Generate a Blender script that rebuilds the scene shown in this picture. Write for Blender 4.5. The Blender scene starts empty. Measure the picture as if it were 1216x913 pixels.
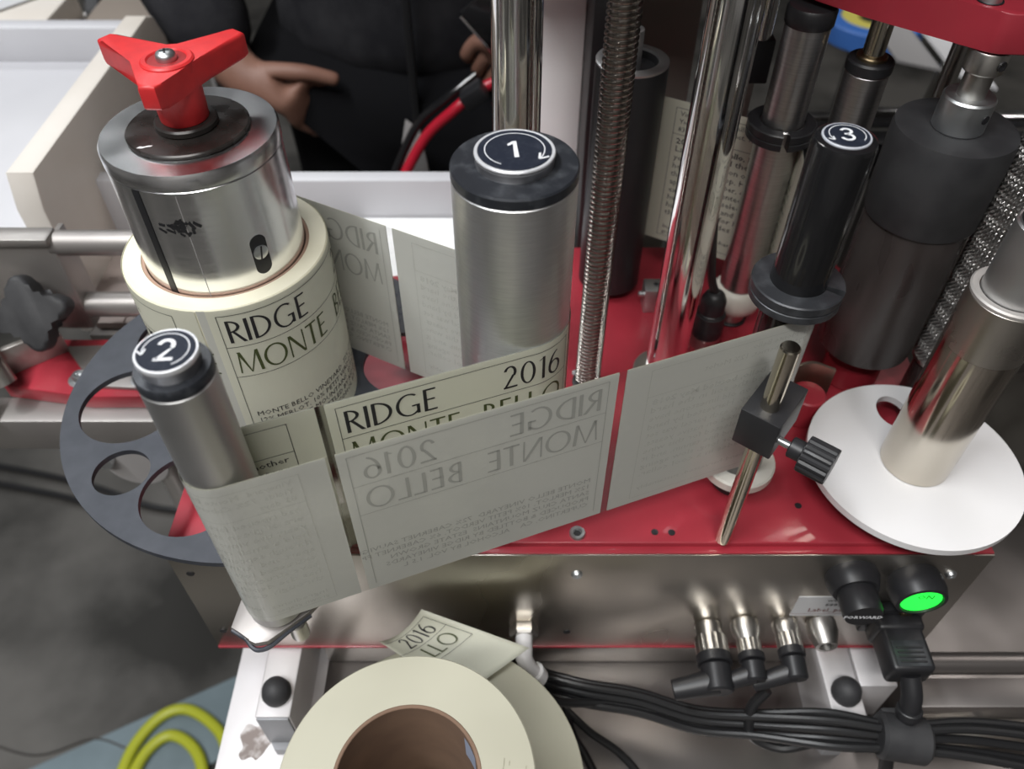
import bpy, bmesh, math, random
from mathutils import Vector, Matrix
random.seed(7)
PI = math.pi
SC = bpy.context.scene
COL = SC.collection
def R(a): return math.radians(a)

# ------------------------------------------------------------------ camera, world, lights
CAM_H = 0.385
PITCH = math.atan(960.0/888.0)
cd = bpy.data.cameras.new('camera'); cam = bpy.data.objects.new('camera', cd); COL.objects.link(cam)
cd.sensor_width = 36.0; cd.lens = 960.0/1216.0*36.0; cd.clip_start = 0.01; cd.clip_end = 60
cam.location = (0, 0, CAM_H); cam.rotation_euler = (PI/2-PITCH, 0, 0)
cd.dof.use_dof = True; cd.dof.focus_distance = 0.37; cd.dof.aperture_fstop = 9.0
SC.camera = cam
SC.view_settings.view_transform = 'Standard'; SC.view_settings.look = 'None'
SC.view_settings.gamma = 1.0; SC.view_settings.use_curve_mapping = False
SC.view_settings.exposure = 0.25
W = bpy.data.worlds.new('world'); SC.world = W; W.use_nodes = True
W.node_tree.nodes['Background'].inputs[0].default_value = (0.80, 0.88, 1.0, 1)
W.node_tree.nodes['Background'].inputs[1].default_value = 0.30
def area(name, loc, target, sx, sy, power, col=(1, 1, 1)):
    l = bpy.data.lights.new(name, 'AREA'); l.shape = 'RECTANGLE'; l.size = sx; l.size_y = sy; l.energy = power; l.color = col
    o = bpy.data.objects.new(name, l); COL.objects.link(o); o.location = loc
    o.rotation_euler = (Vector(target)-Vector(loc)).to_track_quat('-Z', 'Y').to_euler(); return o
# fluorescent ceiling fittings of the hall
LAMPS = [('rear', (-1.3, 2.2), 0, 22, (.95, .98, 1)), ('left', (-1.05, -.05), 90, 54, (.96, .98, 1)), ('front', (-.3, -1.1), 0, 44, (1, .985, .96)), ('right', (2.1, 1.6), 90, 15, (1, .95, .91))]
for n_, (x_, y_), a_, p_, c_ in LAMPS:
    o_ = area('ceiling_lamp_'+n_, (x_, y_, 2.33), (x_, y_, 0), 1.6, .22, p_, c_)
    if a_: o_.rotation_euler.z += math.radians(a_)

# ------------------------------------------------------------------ materials
MATS = {}
def mat(name, col, rough=0.5, metal=0.0, col2=None, nscale=40, stretch=None, bump=0.0, bscale=200, rvar=0.0, emit=0, coat=0, spec=None, detail=3, lo=.35, hi=.65, trans=0):
    m = bpy.data.materials.new(name); m.use_nodes = True; nt = m.node_tree; b = nt.nodes['Principled BSDF']
    b.inputs['Base Color'].default_value = (*col, 1); b.inputs['Roughness'].default_value = rough; b.inputs['Metallic'].default_value = metal
    if coat: b.inputs['Coat Weight'].default_value = coat
    if spec is not None: b.inputs['Specular IOR Level'].default_value = spec
    if trans: b.inputs['Transmission Weight'].default_value = trans
    tc = nt.nodes.new('ShaderNodeTexCoord'); mp = nt.nodes.new('ShaderNodeMapping'); nt.links.new(tc.outputs['Object'], mp.inputs[0])
    if stretch: mp.inputs['Scale'].default_value = stretch
    if col2 or rvar:
        n = nt.nodes.new('ShaderNodeTexNoise'); n.inputs['Scale'].default_value = nscale; n.inputs['Detail'].default_value = detail
        nt.links.new(mp.outputs[0], n.inputs['Vector'])
        r = nt.nodes.new('ShaderNodeMapRange'); r.inputs[1].default_value = lo; r.inputs[2].default_value = hi; nt.links.new(n.outputs[0], r.inputs[0])
        if col2:
            mx = nt.nodes.new('ShaderNodeMix'); mx.data_type = 'RGBA'; mx.inputs[6].default_value = (*col, 1); mx.inputs[7].default_value = (*col2, 1)
            nt.links.new(r.outputs[0], mx.inputs[0]); nt.links.new(mx.outputs[2], b.inputs['Base Color'])
        if rvar:
            r2 = nt.nodes.new('ShaderNodeMapRange'); r2.inputs[3].default_value = rough; r2.inputs[4].default_value = rough+rvar
            nt.links.new(r.outputs[0], r2.inputs[0]); nt.links.new(r2.outputs[0], b.inputs['Roughness'])
    if bump:
        n2 = nt.nodes.new('ShaderNodeTexNoise'); n2.inputs['Scale'].default_value = bscale; nt.links.new(mp.outputs[0], n2.inputs['Vector'])
        bp = nt.nodes.new('ShaderNodeBump'); bp.inputs['Strength'].default_value = bump; bp.inputs['Distance'].default_value = 0.002
        nt.links.new(n2.outputs[0], bp.inputs['Height']); nt.links.new(bp.outputs[0], b.inputs['Normal'])
    if emit:
        b.inputs['Emission Color'].default_value = (*col, 1); b.inputs['Emission Strength'].default_value = emit
    MATS[name] = m; return m
DULL = mat('steel_dull', (0.36, 0.34, 0.32), 0.36, .65, col2=(0.29, 0.27, 0.26), nscale=10, rvar=.12)
CHROME = mat('chrome', (0.90, 0.89, 0.88), 0.09, 1)
STEEL = mat('steel', (0.55, 0.53, 0.50), 0.28, 1, rvar=.1, nscale=30)
STEELV = mat('steel_turned', (0.60, 0.59, 0.59), 0.30, 1, col2=(0.50, 0.49, 0.49), nscale=60, stretch=(1, 1, 30), rvar=.06)
ALU = mat('aluminium_brushed', (0.86, 0.87, 0.88), 0.36, 1, col2=(0.78, 0.79, 0.80), nscale=90, stretch=(1, 1, 14), rvar=.08)
ALUP = mat('aluminium_polished', (0.92, 0.92, 0.93), 0.20, 1, rvar=.06, nscale=60, stretch=(1, 1, 12))
ALUM = mat('aluminium_satin', (0.58, 0.58, 0.58), 0.42, 1, rvar=.05, nscale=50)
PANEL = mat('steel_panel', (0.60, 0.56, 0.50), 0.26, 1, col2=(0.50, 0.47, 0.43), nscale=14, stretch=(1, 1, .5), rvar=.14)
SHEET = mat('steel_sheet', (0.36, 0.335, 0.325), 0.34, 1, col2=(0.24, 0.22, 0.21), nscale=9, rvar=.2)  # darkened so the tabletop colour carries the shadow in front of the machine
BRASSY = mat('rod_steel', (0.62, 0.57, 0.47), 0.16, 1)
RED = mat('red_anodised', (0.37, 0.030, 0.046), 0.36, 0.0, col2=(0.31, 0.022, 0.036), nscale=25, rvar=.1, coat=.25)
REDP = mat('red_plastic', (0.66, 0.030, 0.032), 0.42, 0, col2=(0.58, 0.026, 0.03), nscale=160, bump=.04, bscale=900)
BLACK = mat('black_plastic', (0.016, 0.016, 0.018), 0.42, 0)
BLACKG = mat('black_gloss', (0.010, 0.010, 0.011), 0.16, 0, coat=.3)
BLACKM = mat('black_anodised', (0.040, 0.042, 0.047), 0.38, 0.35, col2=(0.085, 0.09, 0.098), nscale=120, lo=.45, hi=.8)
CAPM = mat('black_cap', (0.030, 0.033, 0.040), 0.34, 0.3, col2=(0.10, 0.108, 0.12), nscale=170, lo=.5, hi=.85, detail=6)
DISC = mat('dark_disc', (0.034, 0.038, 0.049), 0.45, 0.15, col2=(0.058, 0.063, 0.076), nscale=70, detail=8, rvar=.12)
DISCW = mat('washer_black', (0.022, 0.018, 0.016), 0.22, 0.2, col2=(0.04, 0.036, 0.034), nscale=90, rvar=.12)
RUBBER = mat('rubber', (0.020, 0.020, 0.022), 0.62, 0, col2=(0.034, 0.034, 0.036), nscale=60)
ROLLB = mat('dark_roller', (0.028, 0.022, 0.021), 0.22, 0.0, col2=(0.05, 0.042, 0.04), nscale=45, stretch=(1, 1, .25), rvar=.25)
BADGE = mat('badge_navy', (0.016, 0.020, 0.032), 0.5, 0, spec=.18, col2=(0.03, 0.035, 0.05), nscale=400, lo=.5, hi=.8)
WHITEP = mat('white_print', (0.80, 0.81, 0.84), 0.5)
SILVER = mat('badge_rim', (0.78, 0.79, 0.82), 0.35, 0.4)
HDPE = mat('white_plastic', (0.78, 0.77, 0.78), 0.38, 0, col2=(0.73, 0.72, 0.72), nscale=12)
NYLON = mat('nylon', (0.72, 0.69, 0.62), 0.35)
BOARD = mat('board_plastic', (0.74, 0.70, 0.65), 0.45, 0, col2=(0.64, 0.59, 0.53), nscale=7, detail=6)
BOARDW = mat('board_white', (0.56, 0.56, 0.585), 0.42, 0, col2=(0.50, 0.50, 0.525), nscale=6)
BOARDB = mat('board_bright', (0.86, 0.86, 0.86), 0.4)
PAPER = mat('label_paper', (0.74, 0.74, 0.62), 0.55, 0, bump=.03, bscale=1500)
def translucent(m, w, col):
    nt = m.node_tree; b = nt.nodes['Principled BSDF']; o = nt.nodes['Material Output']; tb_ = nt.nodes.new('ShaderNodeBsdfTranslucent'); mx = nt.nodes.new('ShaderNodeMixShader')
    tb_.inputs[0].default_value = (*col, 1); mx.inputs[0].default_value = w; nt.links.new(b.outputs[0], mx.inputs[1]); nt.links.new(tb_.outputs[0], mx.inputs[2]); nt.links.new(mx.outputs[0], o.inputs[0])
translucent(PAPER, .22, (.8, .8, .7))
PAPERE = mat('paper_edge', (0.76, 0.73, 0.58), 0.6, 0, col2=(0.70, 0.67, 0.52), nscale=18, stretch=(1, 1, 1))
CARD = mat('cardboard', (0.23, 0.145, 0.095), 0.8, 0, col2=(0.17, 0.105, 0.07), nscale=30)
CARDE = mat('cardboard_edge', (0.34, 0.22, 0.16), 0.85)
INK = mat('ink_black', (0.018, 0.018, 0.020), 0.55)
INKG = mat('ink_green', (0.060, 0.075, 0.022), 0.55)
GHOST = mat('ink_seen_through', (0.35, 0.353, 0.325), 0.3)
GHOSTF = mat('ink_seen_through_faint', (0.53, 0.535, 0.49), 0.25)
LINER = mat('label_back', (0.63, 0.635, 0.59), 0.16, 0, rvar=.04, nscale=60, bump=.06, bscale=160)
translucent(LINER, .22, (.8, .8, .74))
ZINC = mat('zinc', (0.60, 0.62, 0.63), 0.30, 1, rvar=.15, nscale=80)
BELT = mat('belt', (0.44, 0.37, 0.34), 0.5)
CONC = mat('concrete', (0.100, 0.094, 0.086), 0.55, 0, col2=(0.015, 0.014, 0.012), nscale=3.0, detail=9, rvar=.25, lo=.38, hi=.62)
BLUEP = mat('blue_floor_paint', (0.15, 0.20, 0.225), 0.5, 0, col2=(0.11, 0.15, 0.168), nscale=9, detail=8)
YEL = mat('hose_yellow', (0.40, 0.43, 0.025), 0.45)
REDH = mat('hose_red', (0.45, 0.012, 0.030), 0.22, coat=.4)
JACKET = mat('jacket_fleece', (0.016, 0.016, 0.019), 0.95, 0, col2=(0.028, 0.028, 0.031), nscale=30, bump=.3, bscale=500, spec=.15)
TROUSER = mat('trouser_cloth', (0.006, 0.006, 0.007), 0.95, spec=.1)
SKIN = mat('skin', (0.24, 0.125, 0.090), 0.55, 0, col2=(0.19, 0.092, 0.064), nscale=25)
HAIR = mat('hair', (0.02, 0.015, 0.012), 0.6)
SHOE = mat('shoe', (0.03, 0.028, 0.026), 0.5)
GREEN = mat('lamp_green', (0.02, 0.85, 0.06), 0.4, emit=1.1)
LENS = mat('lamp_rim_green', (0.004, 0.07, 0.012), 0.25)
BRONZE = mat('bronze', (0.42, 0.33, 0.2), 0.3, 1)
GREYP = mat('grey_paint', (0.36, 0.345, 0.34), 0.5)
DARKP = mat('dark_panel', (0.075, 0.066, 0.060), 0.4, 0.3, col2=(0.055, 0.05, 0.046), nscale=8)
BLUET = mat('blue_tape', (0.05, 0.16, 0.50), 0.45)
YELT = mat('yellow_tape', (0.62, 0.55, 0.12), 0.45)
TUBE = mat('tube_steel', (0.56, 0.52, 0.45), 0.10, 1, rvar=.08, nscale=25, stretch=(1, 1, .3))
STICK = mat('sticker', (0.55, 0.55, 0.56), 0.5)
INKR = mat('ink_red', (0.16, 0.03, 0.03), 0.55)
TAGB = mat('tag_blue', (0.35, 0.40, 0.52), 0.6)
BLUEW = mat('badge_light', (0.50, 0.52, 0.57), 0.4)
WIRE = mat('cable_black', (0.014, 0.014, 0.015), 0.35)
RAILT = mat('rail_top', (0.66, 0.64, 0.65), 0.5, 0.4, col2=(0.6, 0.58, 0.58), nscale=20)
RAILE = mat('rail_end', (0.26, 0.265, 0.28), 0.5, 0.2)
# clear film with a weak gloss
m = bpy.data.materials.new('clear_film'); m.use_nodes = True; nt = m.node_tree; nt.nodes.clear()
o_ = nt.nodes.new('ShaderNodeOutputMaterial'); mx = nt.nodes.new('ShaderNodeMixShader'); tr = nt.nodes.new('ShaderNodeBsdfTransparent'); gl = nt.nodes.new('ShaderNodeBsdfGlossy')
fr = nt.nodes.new('ShaderNodeFresnel'); fr.inputs[0].default_value = 1.45; tr.inputs[0].default_value = (.93, .93, .92, 1); gl.inputs['Roughness'].default_value = .08
nt.links.new(fr.outputs[0], mx.inputs[0]); nt.links.new(tr.outputs[0], mx.inputs[1]); nt.links.new(gl.outputs[0], mx.inputs[2]); nt.links.new(mx.outputs[0], o_.inputs[0])
fr.inputs[0].default_value = 2.1
FILM = m

# ------------------------------------------------------------------ helpers
def tag(o, label=None, cat=None, group=None, kind=None):
    if label: o['label'] = label
    if cat: o['category'] = cat
    if group: o['group'] = group
    if kind: o['kind'] = kind
    return o
def thing(name, loc, label, cat, group=None, rz=0):
    o = bpy.data.objects.new(name, None); COL.objects.link(o); o.location = loc; o.rotation_euler = (0, 0, rz); o.empty_display_size = .01
    return tag(o, label, cat, group)
def obj(name, bm, m, parent=None, smooth=35, loc=None, kind=None, label=None):
    me = bpy.data.meshes.new(name)
    if bm is not None and smooth:
        bmesh.ops.recalc_face_normals(bm, faces=bm.faces[:])
    bm.to_mesh(me); bm.free(); me.materials.append(m)
    if smooth:
        me.shade_smooth(); me.set_sharp_from_angle(angle=R(smooth))
    o = bpy.data.objects.new(name, me); COL.objects.link(o)
    if parent: o.parent = parent
    if loc: o.location = loc
    if kind: o['kind'] = kind
    if label: o['label'] = label
    return o
def BM(): return bmesh.new()
def lathe(bm, prof, seg=48, c=(0, 0, 0), M=None, closed=False):
    n = len(prof); rings = []
    for r, z in prof:
        ring = []
        for k in range(seg):
            a = 2*PI*k/seg; p = Vector((r*math.cos(a), r*math.sin(a), z))
            if M: p = M @ p
            ring.append(bm.verts.new(p+Vector(c)))
        rings.append(ring)
    rng = range(n) if closed else range(n-1)
    for i in rng:
        A, B = rings[i], rings[(i+1) % n]
        for k in range(seg):
            bm.faces.new((A[k], A[(k+1) % seg], B[(k+1) % seg], B[k]))
    if not closed:
        if prof[0][0] > 1e-6: bm.faces.new(rings[0][::-1])
        if prof[-1][0] > 1e-6: bm.faces.new(rings[-1])
    return bm
def cylz(r, z0, z1, seg=40, ch=0.0006, c=(0, 0, 0), bm=None, M=None):
    bm = bm or BM()
    return lathe(bm, [(r-ch, z0), (r, z0+ch), (r, z1-ch), (r-ch, z1)], seg, c, M)
def ringz(r0, r1, z0, z1, seg=48, ch=0.0005, c=(0, 0, 0), bm=None):
    bm = bm or BM()
    return lathe(bm, [(r0, z0), (r1-ch, z0), (r1, z0+ch), (r1, z1-ch), (r1-ch, z1), (r0+ch, z1), (r0, z1-ch)], seg, c, closed=True)
def frame(d):
    d = Vector(d).normalized(); q = d.to_track_quat('Z', 'Y'); return q.to_matrix().to_4x4()
def cyl2(p0, p1, r, seg=24, ch=0.0005, bm=None, r1=None):
    bm = bm or BM(); p0 = Vector(p0); p1 = Vector(p1); L = (p1-p0).length; M = frame(p1-p0); r1 = r if r1 is None else r1
    return lathe(bm, [(max(r-ch, 1e-5), 0), (r, ch), (r1, L-ch), (max(r1-ch, 1e-5), L)], seg, p0, M)
def box(x0, x1, y0, y1, z0, z1, bev=0.001, bm=None, seg=2):
    b2 = BM(); bmesh.ops.create_cube(b2, size=1, matrix=Matrix.Translation(((x0+x1)/2, (y0+y1)/2, (z0+z1)/2)) @ Matrix.Diagonal((x1-x0, y1-y0, z1-z0, 1)))
    if bev: bmesh.ops.bevel(b2, geom=b2.edges[:], offset=bev, segments=seg, profile=.5, affect='EDGES')
    if bm is None: return b2
    me = bpy.data.meshes.new('t'); b2.to_mesh(me); b2.free(); bm.from_mesh(me); bpy.data.meshes.remove(me); return bm
def prism(poly, z0, z1, bev=0, bm=None, M=None, seg=2):
    bm = bm if bm is not None else BM(); a = []; b = []
    for x, y in poly:
        p, q = Vector((x, y, z0)), Vector((x, y, z1))
        if M: p, q = M @ p, M @ q
        a.append(bm.verts.new(p)); b.append(bm.verts.new(q))
    n = len(poly); fs = [bm.faces.new(a[::-1]), bm.faces.new(b)]
    for i in range(n): bm.faces.new((a[i], a[(i+1) % n], b[(i+1) % n], b[i]))
    if bev:
        es = [e for e in fs[1].edges]+[e for e in fs[0].edges]
        bmesh.ops.bevel(bm, geom=es, offset=bev, segments=seg, profile=.5, affect='EDGES')
    return bm
def spline(pts, n=8):
    P = [Vector(p) for p in pts]; P = [2*P[0]-P[1]]+P+[2*P[-1]-P[-2]]; out = []
    for i in range(1, len(P)-2):
        for k in range(n):
            t = k/n; a, b, c, d = P[i-1], P[i], P[i+1], P[i+2]
            out.append(0.5*((2*b)+(c-a)*t+(2*a-5*b+4*c-d)*t*t+(3*b-a-3*c+d)*t**3))
    out.append(P[-2]); return out
def tube(pts, r, seg=10, n=8, bm=None, rf=None):
    bm = bm or BM(); P = spline(pts, n) if n else [Vector(p) for p in pts]; rings = []
    up = Vector((0, 0, 1)); N = len(P)
    t0 = (P[1]-P[0]).normalized(); u = t0.orthogonal().normalized()
    for i, p in enumerate(P):
        t = (P[min(i+1, N-1)]-P[max(i-1, 0)]).normalized(); u = (u-t*u.dot(t)).normalized(); v = t.cross(u)
        rr = rf(i/(N-1)) if rf else r
        rings.append([bm.verts.new(p+(u*math.cos(2*PI*k/seg)+v*math.sin(2*PI*k/seg))*rr) for k in range(seg)])
    for i in range(N-1):
        for k in range(seg): bm.faces.new((rings[i][k], rings[i][(k+1) % seg], rings[i+1][(k+1) % seg], rings[i+1][k]))
    bm.faces.new(rings[0][::-1]); bm.faces.new(rings[-1]); return bm

# ---- flat lettering: lists of polygons in 2D
def arcstrip(cx, cy, rx, ry, a0, a1, tx, ty, n=14):
    """elliptic stroke, thickness tx at the sides and ty at top and bottom"""
    q = []
    for i in range(n):
        f = []
        for a in (R(a0+(a1-a0)*i/n), R(a0+(a1-a0)*(i+1)/n)):
            f.append(((cx+rx*math.cos(a), cy+ry*math.sin(a)), (cx+(rx-tx)*math.cos(a), cy+(ry-ty)*math.sin(a))))
        q.append([f[0][0], f[1][0], f[1][1], f[0][1]])
    return q
def st(x0, y0, x1, y1, w0, w1=None):
    w1 = w0 if w1 is None else w1; dx, dy = x1-x0, y1-y0
    if abs(dy) >= abs(dx)*.4: return [[(x0-w0/2, y0), (x0+w0/2, y0), (x1+w1/2, y1), (x1-w1/2, y1)]]
    return [[(x0, y0-w0/2), (x1, y1-w1/2), (x1, y1+w1/2), (x0, y0+w0/2)]]
TK, TN = .125, .062
def GL(c):
    if c == 'R': return st(.09, 0, .09, 1, .14, .13)+arcstrip(.10, .735, .44, .265, -90, 90, TK, TN)+st(.09, .97, .14, .97, TN)+st(.25, .50, .62, 0, .13, .15), .66
    if c == 'I': return st(.08, 0, .08, 1, .14, .14), .20
    if c == 'D': return st(.09, 0, .09, 1, .14, .13)+arcstrip(.10, .5, .66, .5, -90, 90, TK, TN, 20), .84
    if c == 'G': return arcstrip(.50, .5, .50, .51, 52, 322, TK, TN, 22)+st(.835, .04, .835, .46, .12, .13)+st(.60, .43, .88, .43, TN), .97
    if c == 'E': return st(.09, 0, .09, 1, .14, .13)+st(.09, .965, .50, .965, .07)+st(.09, .52, .45, .52, .065)+st(.09, .035, .52, .035, .07), .60
    if c == 'M': return st(.05, 0, .15, 1, .07, .06)+st(.15, 1, .50, .0, .15, .05)+st(.50, 0, .87, 1, .05, .07)+st(.89, 1, .97, 0, .13, .14), 1.08
    if c == 'O': return arcstrip(.52, .5, .52, .515, 0, 360, TK, TN, 34), 1.08
    if c == 'N': return st(.07, 0, .07, 1, .07, .07)+st(.09, 1, .74, 0, .15, .12)+st(.76, 0, .76, 1, .06, .07), .88
    if c == 'T': return st(.32, 0, .32, 1, .14, .13)+st(0, .965, .64, .965, .07), .68
    if c == 'B': return st(.09, 0, .09, 1, .14, .13)+arcstrip(.10, .755, .40, .245, -90, 90, TK, TN)+arcstrip(.10, .265, .47, .265, -90, 90, TK, TN), .66
    if c == 'L': return st(.09, 0, .09, 1, .14, .13)+st(.09, .035, .52, .035, .07), .56
    if c == '2': return arcstrip(.29, .72, .27, .29, -40, 165, .12, .07, 14)+st(.44, .60, .07, .0, .12, .10)+st(.02, .035, .60, .035, .075), .66
    if c == '0': return arcstrip(.33, .5, .32, .51, 0, 360, .12, .06, 26), .70
    if c == '1': return st(.24, 0, .24, 1, .13, .12)+st(.05, .86, .24, .97, .06), .40
    if c == '6': return arcstrip(.32, .31, .31, .32, 0, 360, .12, .06, 24)+arcstrip(.52, .33, .51, .70, 100, 180, .12, .06, 10), .68
    return [], .32
def word(s, x, y, h, w=1.0, sp=.06):
    q = []
    for c in s:
        g, adv = GL(c); q += [[(x+px*h*w, y+py*h) for px, py in f] for f in g]; x += (adv+sp)*h*w
    return q, x
_tx = {}
def small_text(s, x, y, size, align='LEFT', bold=0):
    """polygons of the built-in typeface"""
    key = (s, align, bold)
    if key not in _tx:
        c = bpy.data.curves.new('t', 'FONT'); c.body = s; c.size = 1; c.align_x = align; c.resolution_u = 1; c.offset = bold
        o = bpy.data.objects.new('t', c); COL.objects.link(o)
        dg = bpy.context.evaluated_depsgraph_get(); e = o.evaluated_get(dg); me = e.to_mesh()
        _tx[key] = [[(me.vertices[i].co.x, me.vertices[i].co.y) for i in p.vertices] for p in me.polygons]
        e.to_mesh_clear(); bpy.data.objects.remove(o); bpy.data.curves.remove(c)
    return [[(x+px*size, y+py*size) for px, py in f] for f in _tx[key]]
def rectline(x0, y0, x1, y1, w):
    return [[(x0, y0), (x1, y0), (x1, y0+w), (x0, y0+w)], [(x0, y1-w), (x1, y1-w), (x1, y1), (x0, y1)], [(x0, y0), (x0+w, y0), (x0+w, y1), (x0, y1)], [(x1-w, y0), (x1, y0), (x1, y1), (x1-w, y1)]]
def hline(x0, x1, y, w): return [[(x0, y), (x1, y), (x1, y+w), (x0, y+w)]]
def fill(x0, y0, x1, y1): return [[(x0, y0), (x1, y0), (x1, y1), (x0, y1)]]
def polys_bm(polys, fn=None, cut=0):
    """2D polygons -> mesh, cut into strips of width cut so it can follow a curve, mapped by fn(x, y)"""
    bm = BM()
    for f in polys:
        try: bm.faces.new([bm.verts.new((p[0], p[1], 0)) for p in f])
        except ValueError: pass
    if cut:
        xs = [v.co.x for v in bm.verts]; a = math.floor(min(xs)/cut)*cut+cut
        while a < max(xs):
            bmesh.ops.bisect_plane(bm, geom=bm.verts[:]+bm.edges[:]+bm.faces[:], plane_co=(a, 0, 0), plane_no=(1, 0, 0)); a += cut
    if fn:
        for v in bm.verts: v.co = Vector(fn(v.co.x, v.co.y))
    return bm
LW, LH = 0.1155, 0.104     # label width, height
def label_front():
    """front label: black, green and ghost polygons in label coordinates"""
    k = []; g = []; t = .00028
    k += rectline(.0040, .0045, LW-.0035, LH-.0035, t)[1:]; k += hline(.004, LW-.0035, LH-.0235, t)+hline(.004, LW-.0035, LH-.0435, t)
    w1, _ = word('RIDGE', .0068, LH-.0205, .0138, .85); w2, e = word('2016', 0, 0, .0138, .82)
    k += w1+[[(x+LW-.0075-e, y+LH-.0205) for x, y in f] for f in w2]
    g1, e = word('MONTE', .0068, LH-.0408, .0140, .80); g2, e2 = word('BELLO', 0, 0, .0140, .78)
    g += g1+[[(x+LW-.0065-e2, y+LH-.0408) for x, y in f] for f in g2]
    for i, s in enumerate(('MONTE BELLO VINEYARD  72% CABERNET SAUVIGNON', '12% MERLOT, 10% PETIT VERDOT, 6% CABERNET FRANC', 'SANTA CRUZ MOUNTAINS  ESTATE GROWN', 'PRODUCED & BOTTLED BY RIDGE VINEYARDS', 'CUPERTINO, CA    ALCOHOL BY VOL. 1.5 L')):
        k += small_text(s, .0075, .0312-i*.0051, .0047)
    return k, g
def just(s, x, y, size, w, bold=0):
    P = small_text(s, 0, 0, size, 'LEFT', bold); mx_ = max(p[0] for f in P for p in f); k = w/mx_
    return [[(x+px*k, y+py) for px, py in f] for f in P]
def label_back(variant=0):
    k = []; t = .00028; w = LW-.0115-.0135-.0030
    k += rectline(.0105, .0045, LW-.0115, LH-.0045, t)+hline(.0105, LW-.0115, LH-.0222, t)
    for i, s in enumerate(('Vineyard  Monte Bello', 'Yields  72% Cabernet, 12% Merlot', '83 days')): k += small_text(s, .0135, LH-.0095-i*.0052, .0046)
    if variant: k += just('had ripened late on slopes from another', .0135, LH-.0278, .0054, w)
    else: k += just('2016 Monte Bello, bottled May 2018', .0135, LH-.0282, .0052, w, .02)
    for i, s in enumerate((('era of green stone and old limestone' if variant else 'Late rain filled the soil in the hard'), 'year; the vines on old limestone have', 'held a small crop. Harvested by hand', 'through september, each parcel was set', 'apart and fermented on native yeasts.', 'extracted lots selected for this wine', 'have structure and fine tannin, and it', 'has the depth for long, slow ageing', 'through decades in a cool cellar.')):
        k += just(s, .0135, LH-.0338-i*.0060, .0056, w)
    k += just('Ingredients: hand-harvested, sustainably', .0135, .0108, .0044, w)+small_text('grown grapes', .0135, .0064, .0042)
    return k
def mapped(polys, fn, cut=.003): return polys_bm(polys, fn, cut)

# ------------------------------------------------------------------ setting: floor
def struct(name, bm, m, parent=None):
    o = obj(name, bm, m, parent); o['kind'] = 'structure'; return o
FZ = -0.93
struct('floor', box(-4, 4, -2.5, 6, FZ-.05, FZ, 0), CONC)
WALLM = mat('wall_paint', (.30, .29, .28), .8, 0, col2=(.22, .21, .20), nscale=1.5)
CEILM = mat('ceiling_metal', (.20, .20, .21), .7, 0, col2=(.13, .13, .14), nscale=3)
struct('wall_back', box(-4, 4, 6, 6.1, FZ, 2.6, 0), WALLM); struct('wall_front', box(-4, 4, -2.6, -2.5, FZ, 2.6, 0), WALLM)
struct('wall_left', box(-4.1, -4, -2.6, 6.1, FZ, 2.6, 0), WALLM); struct('wall_right', box(4, 4.1, -2.6, 6.1, FZ, 2.6, 0), WALLM)
struct('ceiling', box(-4.1, 4.1, -2.6, 6.1, 2.6, 2.7, 0), CEILM)
FIX = mat('fixture_white', (.7, .7, .7), .5)
for n_, (x_, y_), a_, p_, c_ in LAMPS:
    t = thing('ceiling_light', (x_, y_, 2.36), 'long white fluorescent fitting under the ceiling, %s one' % n_, 'lamp', None, R(a_))
    obj('housing', box(-.85, .85, -.14, .14, 0, .08, .01), FIX, t); obj('hanger', cyl2((0, 0, .08), (0, 0, .24), .01, 10), FIX, t)
b = prism([(-.86, .35), (-.7688, .3959), (-.6145, .4752), (-.4809, .5433), (-.40, .585), (-.36, .49), (-.44, .43), (-.5849, .36), (-.75, .28)], FZ, FZ+.0015)
t = thing('floor_stripe', (0, 0, 0), 'pale blue painted stripe across the concrete at lower left', 'floor marking'); obj('paint', b, BLUEP, t, 0)
b = tube([(-.99, .40, FZ+.003), (-.86, .45, FZ+.002), (-.74, .43, FZ+.002), (-.66, .455, FZ+.002), (-.60, .44, FZ+.002)], .0016, 5, 6)
struct('trim_1', b, DARKP)

# ------------------------------------------------------------------ table under the machine
tb = thing('work_table', (0.1, .15, -.17), 'stainless work table carrying the machine and the spare label rolls', 'table')
def L(o, *a): return Vector(a)-o.location
b = BM(); box(-.193-.1, .60-.1, -.10-.15, .36-.15, -.025, 0, .002, b); obj('tabletop', b, SHEET, tb)
for x in (-.24, .44):
    for y in (-.2, .17): obj('leg', box(x-.02, x+.02, y-.02, y+.02, FZ+.17, -.025, .002), STEEL, tb)
# scuff on the table corner
b = polys_bm([[(.010*math.cos(a)*(1+.22*math.sin(3*a+1)+.10*math.sin(7*a))-.171-.1, .011*math.sin(a)*(1.2+.2*math.cos(2*a)+.12*math.cos(6*a))+.190-.15) for a in [2*PI*i/36 for i in range(36)]]], lambda x, y: (x, y, .0009))
obj('scuff', b, mat('scuff_brown', (.20, .165, .15), .6, 0, col2=(.50, .47, .46), nscale=130, detail=7, lo=.45, hi=.62), tb, 0)
t = thing('table_sheen_plate', (-.164, .24, -.170), 'added pale strip for the lamp reflection along the left table edge under the left rail', 'plate'); obj('plate', box(-.0288, .034, -.19, .115, 0, .0006, .0002), RAILT, t)  # pale plate added to paint the lamp's reflection on the tabletop
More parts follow.
